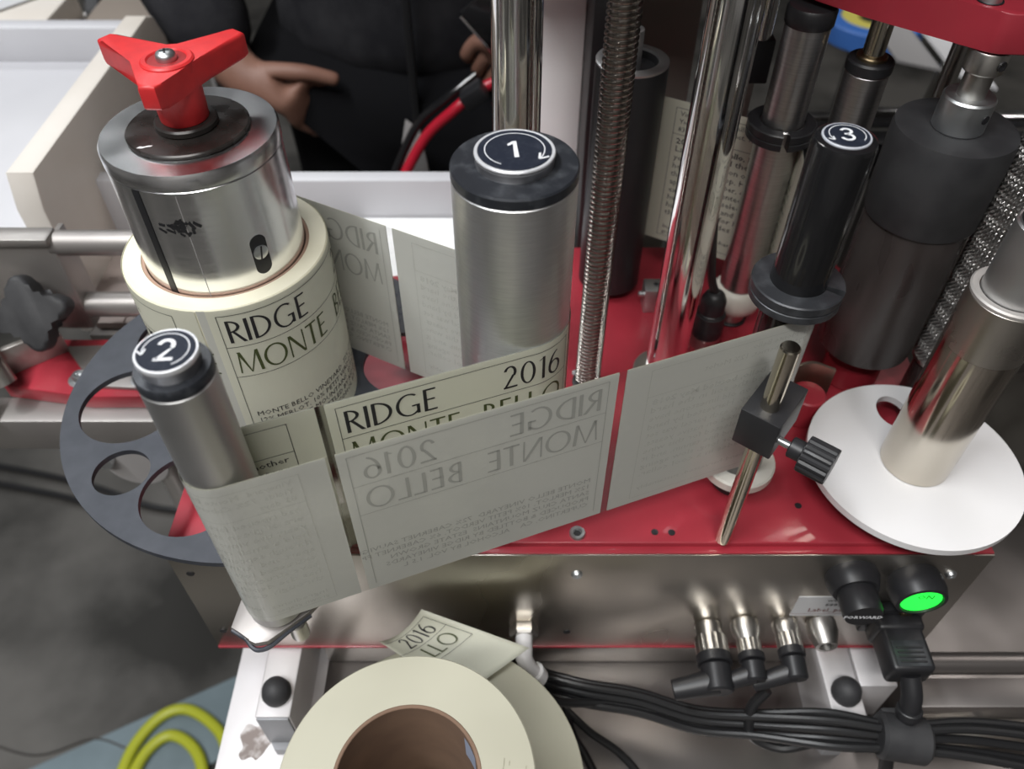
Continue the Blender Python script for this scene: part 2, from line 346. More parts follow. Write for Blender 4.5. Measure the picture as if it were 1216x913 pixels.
# slide rails
def slide_rail(x0, x1, label, lower=-.17):
    t = thing('slide_rail', ((x0+x1)/2, .188, -.17), label, 'rail', 'slide rails under the machine'); w = (x1-x0)/2
    b = prism([(0, 0), (.0, .05), (.17, .05), (.17, 0)], -w, w, M=Matrix(((0, 0, 1, 0), (1, 0, 0, 0), (0, 1, 0, 0), (0, 0, 0, 1))), bev=.0015)
    obj('rail_body', b, RAILT, t); obj('end_face', box(-w+.001, w-.001, -.0015, .0004, .010, .049, .0006), RAILE, t)
    obj('end_chamfer', prism([(-w+.001, 0), (w-.001, 0), (w-.005, -.006), (-w+.005, -.006)], 0, .010), RAILE, t)
    bm = BM(); lathe(bm, [(.0088, 0), (.0092, .003), (.0080, .008), (.0050, .0115), (.0015, .0128), (.00001, .0129)], 28, (.0005, .0145, .0500)); obj('bumper', bm, RUBBER, t, 60, label='black rubber bumper dome')
    return t
slide_rail(-.1590, -.1370, 'left slide rail with black bumper dome, beside the stained table corner')
slide_rail(.1982, .2195, 'right slide rail with black bumper dome, crossed by the cable bundle')
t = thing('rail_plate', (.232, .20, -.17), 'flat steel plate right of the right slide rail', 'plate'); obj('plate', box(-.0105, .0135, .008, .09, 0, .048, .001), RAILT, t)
t = thing('guide_rod', (.25, .2265, -.13), 'thick dull steel guide rod lying under the right end of the machine', 'rod'); obj('rod', cyl2((0, 0, 0), (.35, 0, 0), .0072, 24), mat('rod_dull', (.22, .20, .19), .35, .8), t)
for x in (.02, .30): obj('support', box(x-.006, x+.006, -.004, .004, -.0405, -.005, .001), STEEL, t)
t = thing('guide_plate', (.25, .20, -.17), 'wide steel bar in front of the guide rod at lower right', 'plate'); obj('bar', box(.004, .35, -.0022, .017, 0, .040, .001), SHEET, t); obj('ledge', box(.004, .35, -.014, -.0022, 0, .022, .001), PANEL, t)
for x in (.052, .13): obj('screw', cylz(.0028, .0215, .0235, 14, c=(x, -.008, 0)), ZINC, t)

# ------------------------------------------------------------------ the labelling machine base
PX0, PX1, PY0, PY1 = -.1905, .2650, .2321, .500
mc = thing('label_applicator', (.04, .36, -.118), 'low steel machine box with a red deck, front sockets and green lamp', 'machine')
def ml(bm):
    bmesh.ops.translate(bm, verts=bm.verts[:], vec=-mc.location); return bm
b = prism([(PX0, PY0+.0055), (PX1, PY0+.0055), (PX1, .43), (.235, PY1), (-.03, PY1), (-.06, .47), (PX0+.02, .45), (PX0, .42)], -.0065, 0, bev=.0008)
obj('top_plate', ml(b), RED, mc)
obj('housing', ml(box(PX0+.002, PX1-.002, PY0+.004, .42, -.1165, -.0068, .001)), STEEL, mc)
obj('front_panel', ml(box(PX0, PX1, PY0, PY0+.0012, -.1165, -.0042, .0002)), PANEL, mc)
obj('bottom_plate', ml(box(PX0-.0005, PX1+.0005, PY0-.0006, .42, -.1185, -.1160, .0005)), RED, mc)
obj('plate_lip', ml(box(PX0, PX1, PY0+.0013, PY0+.0062, -.0066, -.0036, .0003)), RED, mc)
obj('support_block', ml(box(-.13, .19, .245, .355, -.1695, -.1182, .001)), STEEL, mc)
def facescrew(x, z, m=ZINC, r=.0033, head=.0022):
    bm = BM(); lathe(bm, [(r, 0), (r, head*.4), (r*.75, head), (r*.35, head), (r*.3, head*.5), (.00001, head*.5)], 16, (x, PY0, z), Matrix.Rotation(R(90), 4, 'X'))
    return obj('screw', ml(bm), m, mc, 50)
facescrew(.0367, -.0235); facescrew(.2480, -.0235)
for x, z in ((.0346, -.0958), (.2540, -.0911), (-.182, -.0235), (-.182, -.0946)):
    bm = BM(); lathe(bm, [(.0022, 0), (.0022, .0004), (.00001, .0004)], 14, (x, PY0, z), Matrix.Rotation(R(90), 4, 'X')); obj('screw_hole', ml(bm), BLACK, mc)
for x, y, r in ((.0362, .2435, .0046),):
    bm = BM(); lathe(bm, [(r, -.001), (r, .0008), (r*.9, .0016), (r*.55, .0016), (r*.5, .0004), (.00001, .0004)], 24, (x, y, 0)); k = obj('deck_screw', ml(bm), ZINC, mc); bm = BM(); lathe(bm, [(r*.48, .0004), (r*.48, .0007), (.00001, .0007)], 6, (x, y, 0)); obj('hex_socket', ml(bm), BLACK, k)
for x, y in ((.0635, .357), (.042, .366), (-.02, .44), (.10, .44), (.2, .45)):
    bm = BM(); lathe(bm, [(.0028, 0), (.0026, .0012), (.0012, .0014), (.0011, .0006), (.00001, .0006)], 14, (x, y, 0)); obj('deck_screw', ml(bm), ZINC, mc)
for x, y in ((.0792, .2445), (.0885, .2442), (.163, .262)):
    bm = BM(); lathe(bm, [(.002, 0), (.002, .0003), (.00001, .0003)], 14, (x, y, 0)); obj('deck_hole', ml(bm), BLACK, mc)
# front buttons: axis -Y
RX = Matrix.Rotation(R(90), 4, 'X')
bm = BM(); lathe(bm, [(.0145, 0), (.0150, .004), (.0135, .009), (.0125, .0115)], 32, (.1915, PY0, -.0235), RX); fb = obj('button_collar', ml(bm), BLACK, mc)
bm = BM(); lathe(bm, [(.0102, .011), (.0108, .014), (.0108, .024), (.0100, .0262), (.00001, .0262)], 32, (.1915, PY0, -.0235), RX); k = obj('push_button', ml(bm), BLACK, mc)
def on_face(polys, x, z, y, m, parent, name='lettering'):
    bm = polys_bm(polys, lambda u, v: (x+u, y, z+v)); return obj(name, ml(bm), m, parent, 0)
on_face(small_text('FORWARD', 0, 0, .0043, 'CENTER', .03), .1912, -.0255, PY0-.0264, WHITEP, k)
bm = BM(); lathe(bm, [(.0140, 0), (.0152, .004), (.0152, .011), (.0138, .0162), (.0118, .0165), (.0115, .0140), (.00001, .0140)], 36, (.2275, PY0, -.0265), RX); k = obj('lamp_bezel', ml(bm), BLACK, mc)
bm = BM(); lathe(bm, [(.0113, .0138), (.0110, .0155), (.00001, .0160)], 32, (.2275, PY0, -.0265), RX); k2 = obj('green_lens', ml(bm), GREEN, k)
on_face(small_text('ON', 0, 0, .0060, 'CENTER'), .2275, -.0225, PY0-.0164, LENS, k)
# sticker
k = obj('sticker', ml(box(.1695, .2140, PY0-.0004, PY0, -.0735, -.0500, 0)), STICK, mc)
on_face(small_text('www.', 0, 0, .0052, 'CENTER'), .1935, -.0555, PY0-.0006, INK, k)
on_face(small_text('88872', 0, 0, .0050, 'CENTER'), .1935, -.0610, PY0-.0006, INK, k)
on_face(small_text('Label_pac', 0, 0, .0060, 'CENTER', .01)+hline(-.022, .020, -.0028, .0003), .1905, -.0677, PY0-.0006, INKR, k)
# sockets
def socket(x, z, r, ln, taper=.8):
    bm = BM(); lathe(bm, [(r*.9, 0), (r, .001), (r, ln*.45), (r*taper, ln), (r*taper*.72, ln), (r*taper*.7, ln-.003), (.00001, ln-.003)], 6 if False else 28, (x, PY0, z), RX)
    return obj('socket', ml(bm), STEEL, mc, 40)
socket(.1220, -.086, .0085, .009, .95); socket(.1436, -.082, .0088, .014, .72); socket(.1683, -.082, .0080, .010, .85)
s = socket(.1905, -.082, .0092, .0165, .70)
bm = BM(); lathe(bm, [(.0046, .0136), (.0046, .0140), (.00001, .0140)], 20, (.1905, PY0, -.082), RX); obj('socket_bore', ml(bm), BLACK, s)
# power inlet
k = obj('power_inlet', ml(box(.2120, .2460, PY0-.006, PY0, -.084, -.056, .0015)), BLACK, mc)
bm = BM(); lathe(bm, [(.0036, 0), (.0034, .0016), (.0014, .0018), (.0013, .0006), (.00001, .0006)], 14, (.2335, PY0-.006, -.0600), RX); obj('screw', ml(bm), BRONZE, k)
# air fitting
bm = BM(); lathe(bm, [(.0088, 0), (.0092, .001), (.0092, .0060), (.0080, .0075)], 6, (.0074, PY0, -.0880), RX); obj('fitting_nut', ml(bm), STEEL, mc, 20)

# air elbow (white) on the front
t = thing('air_elbow', (.0074, PY0-.008, -.0880), 'white plastic elbow fitting on hex nut at the front of the box', 'pipe fitting')
b = tube([(0, .006, 0), (0, -.006, 0), (0, -.0125, -.0005), (.0025, -.0155, -.006), (.006, -.0170, -.012)], .0052, 18, 6); obj('elbow', b, HDPE, t, 60)
b = cyl2((.0052, -.0166, -.0105), (.0085, -.0180, -.0175), .0072, 22); obj('release_collar', b, HDPE, t)

# ------------------------------------------------------------------ badges and numbered rollers
def badge(parent, z, r, n, rot, arrow):
    k = obj('badge', ringz(0.00001, r*.93, z, z+.0010, 44, .0002), BADGE, parent)
    obj('badge_rim', ringz(r*.925, r*1.02, z-.0014, z+.0008, 48, .0003), SILVER if n != '3' else BLUEW, k)
    ca, sa = math.cos(rot), math.sin(rot)
    G1 = {'1': [[(.27, 0), (.44, 0), (.44, 1), (.31, 1)], [(.10, .72), (.10, .84), (.31, 1), (.34, .85)]],
          '2': arcstrip(.32, .70, .32, .30, -30, 172, .15, .13)+[[(.42, .50), (.58, .58), (.27, .13), (.0, .02)], [(0, 0), (.66, 0), (.66, .13), (0, .13)]],
          '3': arcstrip(.32, .745, .29, .255, -85, 165, .14, .12)+arcstrip(.32, .28, .33, .28, -168, 88, .14, .12)+[[(.20, .47), (.40, .47), (.40, .58), (.20, .58)]]}[n]
    h = r*(.74 if n == '1' else 1.0); wr_ = .024 if n == '1' else .035; P = [[((x-.33)*h*.92, (y-.5)*h) for x, y in f] for f in G1]
    a0, a1 = arrow; P += arcstrip(0, 0, r*.76, r*.76, a0, a1, r*wr_, r*wr_, 40)
    a = R(a1); tx, ty = r*.745*math.cos(a), r*.745*math.sin(a); d = a+math.copysign(PI/2, a1-a0)
    for e in (PI*.83, -PI*.83):
        x1, y1 = tx+r*.27*math.cos(d+e), ty+r*.27*math.sin(d+e); nx, ny = -math.sin(d+e)*r*.028, math.cos(d+e)*r*.028
        P.append([(tx-nx, ty-ny), (x1-nx, y1-ny), (x1+nx, y1+ny), (tx+nx, ty+ny)])
    bm = polys_bm(P, lambda x, y: (x*ca-y*sa, x*sa+y*ca, z+.00115)); obj('numeral', bm, WHITEP, k, 0, label='white numeral %s with an arrow ring' % n)
# roller 1
R1 = (.0010, .2718)
t = thing('guide_roller', (*R1, 0), 'wide brushed aluminium roller marked 1 on its black cap', 'roller')
obj('roller_body', cylz(.0249, .012, .2110, 72, .0006), ALU, t)
bm = BM(); lathe(bm, [(.0244, .2106), (.0250, .2114), (.0250, .2152), (.0244, .2160)], 64); obj('end_cap', bm, CAPM, t)
bm = BM(); lathe(bm, [(.0150, .2158), (.0152, .2165), (.0152, .2195), (.0157, .2200), (.0157, .2206)], 48); obj('hub', bm, STEELV, t)
badge(t, .2206, .0152, '1', R(6), (238, -42))
obj('base_bearing', cylz(.018, 0, .0125, 40), BLACK, t)
# roller 2
R2 = (-.1128, .1870)
t = thing('guide_roller', (*R2, .024), 'narrow aluminium roller marked 2 with black cap, at the left front', 'roller')
z0 = -.024
obj('roller_body', cylz(.0130, .004, .1880+z0, 56, .0008), ALUM, t)
bm = BM(); lathe(bm, [(.0124, .1876+z0), (.0131, .1884+z0), (.0131, .1915+z0), (.0126, .1925+z0), (.0100, .1925+z0)], 48); obj('end_cap', bm, CAPM, t)
bm = BM(); lathe(bm, [(.0096, .1922+z0), (.0098, .1930+z0), (.0098, .1965+z0), (.0100, .1970+z0), (.0100, .1985+z0)], 40); obj('hub', bm, STEELV, t)
badge(t, .1985+z0, .0102, '2', R(4), (-65, 195))
obj('base_bearing', cylz(.0075, -.012, .0045, 24), STEEL, t)
# its arm
def gpl(pts, dx=0, dy=0): return [(x-dx, y-dy) for x, y in pts]
t = thing('roller_bracket', (-.1050, .22, .020), 'bright steel arm under roller 2 with a wavy front lip', 'bracket')
pl = [(-.1320, .1940), (-.1339, .1764), (-.1300, .1745), (-.1268, .1730), (-.1240, .1700), (-.1206, .1685), (-.1149, .1695), (-.0977, .1845), (-.094, .190), (-.070, .262), (-.085, .268), (-.118, .205)]
obj('arm_plate', prism(gpl(pl, -.1050, .22), 0, .0040, .0005), DULL, t)
obj('lip', tube([(x+.105, y-.22, z) for x, y, z in ((-.1338, .1764, .0015), (-.1300, .1744, .0005), (-.1268, .1729, -.0015), (-.1240, .1700, -.003), (-.1206, .1684, -.003), (-.1149, .1695, -.0015), (-.1070, .1765, 0), (-.0977, .1845, .0005))], .0012, 8, 5), DISC, t)
obj('pivot_stub', cylz(.0046, -.013, .0, 20, c=(.0005, -.0385, 0)), STEEL, t)
obj('arm_post', cylz(.006, -.020, .0, 24, c=(.026, .040, 0)), STEEL, t)
# roller 3
R3 = (.1278, .2790)
t = thing('guide_roller', (*R3, 0), 'glossy black roller marked 3 with a black split collar', 'roller')
bm = BM(); lathe(bm, [(.0118, .012), (.0125, .013), (.0125, .2198), (.0118, .2220), (.0105, .2226)], 56); obj('roller_body', bm, BLACKG, t)
badge(t, .2226, .0092, '3', R(-6), (-35, 220))
def split_collar(parent, z, r0, r1, h, m, gap=-20):
    bm = BM(); n = 40
    for i in range(n):
        pass
    a0, a1 = R(gap+6), R(gap+354); prev = None
    for i in range(n+1):
        a = a0+(a1-a0)*i/n; c, s = math.cos(a), math.sin(a)
        q = [bm.verts.new((r*c, r*s, zz)) for r, zz in ((r0, z), (r1-.0006, z), (r1, z+.0006), (r1, z+h*.42), (r1-.0006, z+h*.46), (r1-.0006, z+h*.5), (r1, z+h*.54), (r1, z+h-.0006), (r1-.0006, z+h), (r0, z+h))]
        if prev:
            for j in range(10): bm.faces.new((prev[j], q[j], q[(j+1) % 10], prev[(j+1) % 10]))
        else: bm.faces.new(q)
        prev = q
    bm.faces.new(prev[::-1]); return obj('split_collar', bm, m, parent, 30)
split_collar(t, .1430, .0126, .0205, .0095, BLACKM, -30)
obj('base_washer', cylz(.0205, .0155, .0225, 40, .001), NYLON, t, label='cream plastic washer'); obj('base_stud', cylz(.0110, 0, .0156, 24), BLACK, t)

# ------------------------------------------------------------------ spool: perforated disc, mandrel, label roll
SP = (-.1405, .3205)
t = thing('spool_disc', (*SP, 0), 'large dark grey disc with round holes under the label roll', 'disc')
DR, DZ0, DZ1 = .1165, .0325, .0360
holes = [(150, .0685, .0235), (203, .0740, .0150), (236, .0720, .0220), (295, .070, .0235), (340, .0740, .0150), (20, .070, .0235), (62, .0740, .015), (100, .070, .0235)]
holes = [(145, .078, .0205), (189, .0805, .0300), (217, .0905, .0155), (250, .0800, .0270)]
holes = HOLES = [(150, .082, .020), (190, .080, .028), (222, .092, .0150), (250, .080, .0265), (305, .080, .028), (345, .092, .0150), (15, .080, .0265), (65, .080, .028), (105, .092, .0150)]
bm = BM()
def ring_edges(cx, cy, r, n, z):
    vs = [bm.verts.new((cx+r*math.cos(2*PI*i/n), cy+r*math.sin(2*PI*i/n), z)) for i in range(n)]
    return [bm.edges.new((vs[i], vs[(i+1) % n])) for i in range(n)]
es = ring_edges(0, 0, DR, 120, DZ1)
for a, d, r in holes: es += ring_edges(d*math.cos(R(a)), d*math.sin(R(a)), r, 44, DZ1)
bmesh.ops.triangle_fill(bm, use_beauty=True, use_dissolve=False, edges=es)
# keep only faces outside holes
for f in bm.faces[:]:
    c = f.calc_center_median()
    if any((c.x-d*math.cos(R(a)))**2+(c.y-d*math.sin(R(a)))**2 < (r*.97)**2 and all((v.co.x-d*math.cos(R(a)))**2+(v.co.y-d*math.sin(R(a)))**2 < (r*1.01)**2 for v in f.verts) for a, d, r in holes): bm.faces.remove(f)
ex = bmesh.ops.extrude_face_region(bm, geom=bm.faces[:]); bmesh.ops.translate(bm, verts=[v for v in ex['geom'] if isinstance(v, bmesh.types.BMVert)], vec=(0, 0, DZ0-DZ1))
obj('disc_plate', bm, DISC, t, 30)
obj('bearing_column', cylz(.022, 0, .0326, 36), STEEL, t)
t = thing('spool_mandrel', (*SP, .0362), 'polished aluminium spool core with black washers on top', 'spindle')
z0 = -.0362; MR = .0380
bm = BM(); lathe(bm, [(MR-.001, 0), (MR, .001), (MR, .1945+z0), (MR-.0005, .1950+z0)], 96); obj('mandrel_body', bm, ALUP, t)
bm = BM(); lathe(bm, [(MR-.0006, .1950+z0), (MR+.0003, .1956+z0), (MR+.0003, .2010+z0), (MR-.0006, .2025+z0), (.020, .2025+z0)], 96); obj('top_cap', bm, ALUP, t)
bm = BM(); lathe(bm, [(.0255, .2024+z0), (.0262, .2030+z0), (.0262, .2040+z0), (.0256, .2046+z0), (.010, .2046+z0)], 72); obj('large_washer', bm, DISCW, t)
bm = BM(); lathe(bm, [(.0125, .2045+z0), (.0134, .2052+z0), (.0134, .2072+z0), (.0126, .2080+z0), (.008, .2080+z0)], 56); obj('small_washer', bm, DISCW, t)
def on_cyl(r, a_c):   # map (u along the circumference, v height) on a cylinder, u to the right seen from outside
    return lambda u, v: (r*math.cos(a_c+u/r), r*math.sin(a_c+u/r), v)
obj('expansion_slot', polys_bm(fill(-.0019, 0, .0019, .158), on_cyl(MR+.0002, R(246)), .001), BLACK, t, 0)
obj('seam_line', polys_bm(fill(-.00012, 0, .00012, .157), on_cyl(MR+.0002, R(273)), .001), GREYP, t, 0)
# slotted screw in a slot
pill = [(.0040*math.cos(a), (.0065 if math.sin(a) > 0 else -.0065)+.0040*math.sin(a)) for a in [2*PI*i/28 for i in range(28)]]
a_s = R(314); zs = .1190
sl = obj('screw_slot', polys_bm([pill], lambda u, v: on_cyl(MR+.0002, a_s)(u, zs+v+.0362+z0-.0), .001), BLACK, t, 0)
M_ = Matrix.Translation((MR*math.cos(a_s), MR*math.sin(a_s), zs+.0015)) @ frame((math.cos(a_s), math.sin(a_s), 0))
sl.location.z = 0
bm = BM(); lathe(bm, [(.0036, -.002), (.0036, .0006), (.0031, .0009)], 22, M_.translation, M_.to_3x3().to_4x4()); k = obj('slot_screw', bm, ZINC, t)
bm = BM(); bmesh.ops.create_cube(bm, size=1, matrix=M_ @ Matrix.Translation((0, 0, .0009)) @ Matrix.Rotation(R(80), 4, 'Z') @ Matrix.Diagonal((.0066, .0008, .0003, 1))); obj('screw_cut', bm, BLACK, k, 0)
# black smudge
P = []
for i in range(34):
    x, y = random.gauss(0, .0040), random.gauss(0, .0026); a = random.random()*PI; l, w = random.uniform(.0008, .0022), random.uniform(.0003, .0007)
    c, s = math.cos(a), math.sin(a); P.append([(x-c*l+s*w, y-s*l-c*w), (x+c*l+s*w, y+s*l-c*w), (x+c*l*.7-s*w, y+s*l*.7+c*w), (x-c*l-s*w, y-s*l+c*w)])
obj('smudge', polys_bm(P, lambda u, v: on_cyl(MR+.00025, R(268))(u, .1410+v), .002), BLACK, t, 0, label='black ink smudge')
b = polys_bm([[(-.0035, -.0008), (-.0010, -.0011), (.0003, -.0002), (.0022, .0004), (.0030, .0012), (.0010, .0013), (-.0008, .0004), (-.0024, .0006)]], lambda u, v: (-.0125+u, -.0190+v, .20475+z0)); obj('paper_scrap', b, HDPE, t, 0)

# red three-winged knob
t = thing('winged_knob', (*SP, .2080), 'red three-winged plastic knob on top of the spool core', 'knob')
bm = BM(); lathe(bm, [(.0098, 0), (.0102, .0006), (.0106, .0140), (.0106, .0190)], 40); obj('stem', bm, REDP, t)
pts = []
for a, W_ in ((146, .041), (265, .0225), (412, .0365)):
    A = R(a); d = Vector((math.cos(A), math.sin(A))); n = Vector((-d.y, d.x))
    for s_, l, w in ((-1, .0110, .0078), (-1, W_-.0035, .0050), (-1, W_, .0034), (1, W_, .0034), (1, W_-.0035, .0050), (1, .0110, .0078)):
        p = d*l+n*(s_*w); pts.append((p.x, p.y))
hub = [(.0104*math.cos(2*PI*i/40), .0104*math.sin(2*PI*i/40)) for i in range(40)]
bm = prism(pts, .0145, .0250, bev=.0016, seg=3); w = obj('wings', bm, REDP, t, 40)
bm = BM(); lathe(bm, [(.0105, .0190), (.0108, .0240), (.0108, .0255), (.0100, .0262), (.0083, .0262), (.0078, .0256), (.0078, .0254), (.00001, .0254)], 44); obj('hub_rim', bm, REDP, t)
bm = BM(); lathe(bm, [(.0078, .02545), (.0076, .0255), (.00001, .0255)], 32); obj('hub_recess', bm, mat('recess_red', (.28, .012, .014), .5), t)
bm = BM(); lathe(bm, [(.0042, .0255), (.0042, .0272), (.0036, .0284), (.0016, .0290), (.00001, .0290)], 26); k = obj('cross_screw', bm, ZINC, t, 50)
bm = BM()
for a in (20, 110): bmesh.ops.create_cube(bm, size=1, matrix=Matrix.Translation((0, 0, .0290)) @ Matrix.Rotation(R(a), 4, 'Z') @ Matrix.Diagonal((.0038, .0009, .0003, 1)))
obj('screw_cross', bm, BLACK, k, 0)

# label roll on the mandrel
ZB, ZT = .0360, .1400
RR = .0490
t = thing('label_roll', (*SP, ZB), 'printed wine label roll on the aluminium spool core', 'label roll')
obj('paper_core', ringz(MR+.0004, MR+.0022, .0003, LH-.0003, 72, .0003), CARDE, t)
b = BM(); lathe(b, [(MR+.0022, 0), (RR-.0002, 0), (RR, .0003), (RR, LH-.0006), (RR-.0006, LH+.0002), (RR-.0020, LH+.0002), (RR-.004, LH-.0002), (MR+.0022, LH)], 110, closed=True); obj('paper_winding', b, PAPERE, t, 25)
KF, KG = label_front(); KB = label_back(); KB2 = label_back(1)
def roll_label(a_left, front=True):
    f = lambda off: (lambda u, v: on_cyl(RR+off, a_left)(u, v))
    l = obj('label', mapped(fill(0, 0, LW, LH), f(.0003), .003), PAPER, t, 60)
    if front:
        obj('lettering', mapped(KF, f(.0005)), INK, l, 0); obj('green_lettering', mapped(KG, f(.0005)), INKG, l, 0)
    else: obj('lettering', mapped(KB, f(.0005)), INK, l, 0)
AL = R(272)
roll_label(AL, True); roll_label(AL-(LW+.004)/RR, False)
# sliver of the layer below in the gap
k = obj('under_layer', mapped(fill(0, 0, .004, LH), lambda u, v: on_cyl(RR+.0001, AL-.004/RR)(u, v), .002), LINER, t, 60)
g, _ = word('E', 0, LH-.0408, .0140, .6); obj('lettering', mapped(g, lambda u, v: on_cyl(RR+.0002, AL-.004/RR)(u-.003, v), .002), INKG, k, 0)

# ------------------------------------------------------------------ the label web
SR = (.1530, .4200)      # steel idler behind
BK = (.0700, .4570)      # black roller behind
SRr, BKr = .0128, .0215
def tangent(c0, r0, s0, c1, r1, s1):
    """common tangent of two circles passed on side s (+1: web keeps the circle on its right, -1: on its left)"""
    c0 = Vector(c0); c1 = Vector(c1); d = c1-c0; D = d.length; th = math.atan2(d.y, d.x)
    k = (s1*r1-s0*r0)/D          # offset of line to the left of centres
    ph = math.asin(k)+th; n = Vector((-math.sin(ph), math.cos(ph)))
    return c0+n*(s0*r0), c1+n*(s1*r1)
E_ = .0004
seq = [(SP, RR+E_, 1), (R1, .0249+E_, 1), (R2, .0130+E_, -1), (R3, .0125+E_, -1), (SR, SRr+E_, -1), (BK, BKr+E_, -1)]
path = []; bounds = []
prev_end = None
for i in range(len(seq)-1):
    (c0, r0, s0), (c1, r1, s1) = seq[i], seq[i+1]
    A, B = tangent(c0, r0, s0, c1, r1, s1)
    if prev_end is not None:
        a0 = math.atan2(prev_end.y-c0[1], prev_end.x-c0[0]); a1 = math.atan2(A.y-c0[1], A.x-c0[0])
        if s0 > 0:
            while a1 > a0: a1 -= 2*PI
        else:
            while a1 < a0: a1 += 2*PI
        n = max(2, int(abs(a1-a0)*r0/.0015))
        for k in range(1, n): 
            a = a0+(a1-a0)*k/n; path.append(Vector((c0[0]+r0*math.cos(a), c0[1]+r0*math.sin(a))))
    n = max(2, int((B-A).length/.004))
    bounds.append(len(path))
    for k in range(n+1): path.append(A.lerp(B, k/n))
    prev_end = B
# wrap a little way round the black roller
a0 = math.atan2(prev_end.y-BK[1], prev_end.x-BK[0])
for k in range(1, 14): path.append(Vector((BK[0]+(BKr+E_)*math.cos(a0+k*.1), BK[1]+(BKr+E_)*math.sin(a0+k*.1))))
arc = [0.0]
for i in range(1, len(path)): arc.append(arc[-1]+(path[i]-path[i-1]).length)
def web(s, off=0):
    s = min(max(s, 0), arc[-1]-1e-6); lo, hi = 0, len(arc)-1
    while hi-lo > 1:
        mid = (lo+hi)//2
        if arc[mid] <= s: lo = mid
        else: hi = mid
    f = (s-arc[lo])/max(arc[hi]-arc[lo], 1e-9); p = path[lo].lerp(path[hi], f)
    def nrm(i):
        d = (path[min(i+1, len(path)-1)]-path[max(i-1, 0)]).normalized(); return Vector((-d.y, d.x))
    n = nrm(lo).lerp(nrm(hi), f).normalized(); return p+n*off
def s_near(x, y):
    return min(range(len(path)*20), key=lambda k: (web(arc[-1]*k/(len(path)*20))-Vector((x, y))).length)*arc[-1]/(len(path)*20)
wb = thing('label_web', (0, 0, 0), 'clear film strip of wine labels threaded around the numbered rollers', 'label strip')
fl = [[(arc[i], 0), (arc[i+1], 0), (arc[i+1], LH), (arc[i], LH)] for i in range(len(arc)-1)]
bm = BM(); vv = [[bm.verts.new((*path[i], ZB+z)) for z in (0, LH)] for i in range(len(path))]
for i in range(len(path)-1): bm.faces.new((vv[i][0], vv[i+1][0], vv[i+1][1], vv[i][1]))
obj('film', bm, FILM, wb, 60)
# gap centres along the web, and the kind of label between each pair
def s_on(run, x):
    lo = int(arc[bounds[run]]/.0004)+1; hi = int((arc[bounds[run+1]] if run+1 < len(bounds) else arc[-1])/.0004)
    return min((k*.0004 for k in range(lo, hi)), key=lambda q: abs(web(q).x-x))
g0, g1_, g2_, g3_, g6_ = s_on(0, -.0620), s_on(1, -.0780), s_on(2, -.0695), s_on(2, .0467), s_on(4, .0905)
gaps = [g0-.119, g0, (g0+g1_)/2, g1_, g2_, g3_, g3_+.1250, g6_-.1235, g6_, g6_+.1235]
KINDS = ['A', 'B', 'A', 'B2', 'A', 'B', 'A', 'B', 'A']
for q in range(len(KINDS)):
    s0, s1 = gaps[q]+.0019, gaps[q+1]-.0019; ks = (s1-s0)/LW
    if q == 6: s1 = min(s1, gaps[7]-.0019)
    if s1 < .01 or s0 > arc[-1]-.004 or s1-s0 < .01: continue
    s1c, s0c = min(s1, arc[-1]-.002), max(s0, .001)
    f = lambda off: (lambda u, v: (*web(s1-u, off), ZB+v))
    def clip(P): return [[(x*ks, y) for x, y in f_] for f_ in P if all(s0c <= s1-x*ks <= s1c for x, y in f_)]
    l = obj('label', mapped(fill(s1-s1c, 0, s1-s0c, LH), f(.00025), .002), PAPER, wb, 60)
    obj('label_reverse', mapped(fill(s1-s1c, 0, s1-s0c, LH), f(-.00020), .002), LINER, l, 60)
    if KINDS[q] == 'A':
        obj('lettering', mapped(clip(KF), f(.00045), .002), INK, l, 0); obj('green_lettering', mapped(clip(KG), f(.00045), .002), INKG, l, 0)
        obj('lettering_seen_through', mapped(clip(KF+KG), f(-.00035), .002), GHOST, l, 0)
    else:
        kb = KB2 if KINDS[q] == 'B2' else KB; obj('lettering', mapped(clip(kb), f(.00045), .002), INK, l, 0)
        obj('lettering_seen_through', mapped(clip(kb), f(-.00035), .002), GHOSTF, l, 0)

# ------------------------------------------------------------------ posts and screw
t = thing('chrome_post', (.0023, .384, 0), 'vertical chrome post directly behind roller 1', 'post'); obj('shaft', cylz(.0125, 0, .42, 56), CHROME, t); obj('foot_ring', ringz(.0126, .020, 0, .006, 40), STEEL, t)
t = thing('chrome_post', (.0990, .3648, 0), 'thick leaning-looking chrome post right of the lead screw', 'post')
tag(t, 'thick vertical chrome post right of the threaded lead screw'); obj('shaft', cylz(.0125, 0, .42, 56), CHROME, t); obj('foot_ring', ringz(.0126, .020, 0, .005, 40), STEEL, t)
t = thing('shading_yoke', (.14, .42, .42), 'unseen grey machine head added over both chrome posts and the lead screw to shade the deck', 'machine head')  # out of view; added on the posts to throw shade on the red deck
obj('unseen_head_plate', box(-.26, .26, -.085, .16, 0, .03, .003), GREYP, t); obj('unseen_housing', box(-.13, .0, -.06, .10, .03, .16, .006), BLACK, t)
t = thing('lead_screw', (.0487, .3572, 0), 'long threaded lead screw between the two chrome posts', 'screw')
bm = BM(); pitch, H_ = .0030, .40; seg = 20; n = int(H_/pitch)*8; rings = []
prof = [(.0, .0078), (.22, .0080), (.34, .0066), (.5, .0062), (.72, .0062), (.86, .0068)]
turns = int(H_/pitch); cols = []
for k in range(seg+1):
    a = 2*PI*k/seg; col = []
    for j in range(turns):
        for f, r in prof:
            col.append((r*math.cos(a), r*math.sin(a), .004+(j+f+k/seg)*pitch))
    cols.append(col)
V = [[bm.verts.new(p) for p in c] for c in cols]
for k in range(seg):
    for j in range(len(V[0])-1): bm.faces.new((V[k][j], V[k+1][j], V[k+1][j+1], V[k][j+1]))
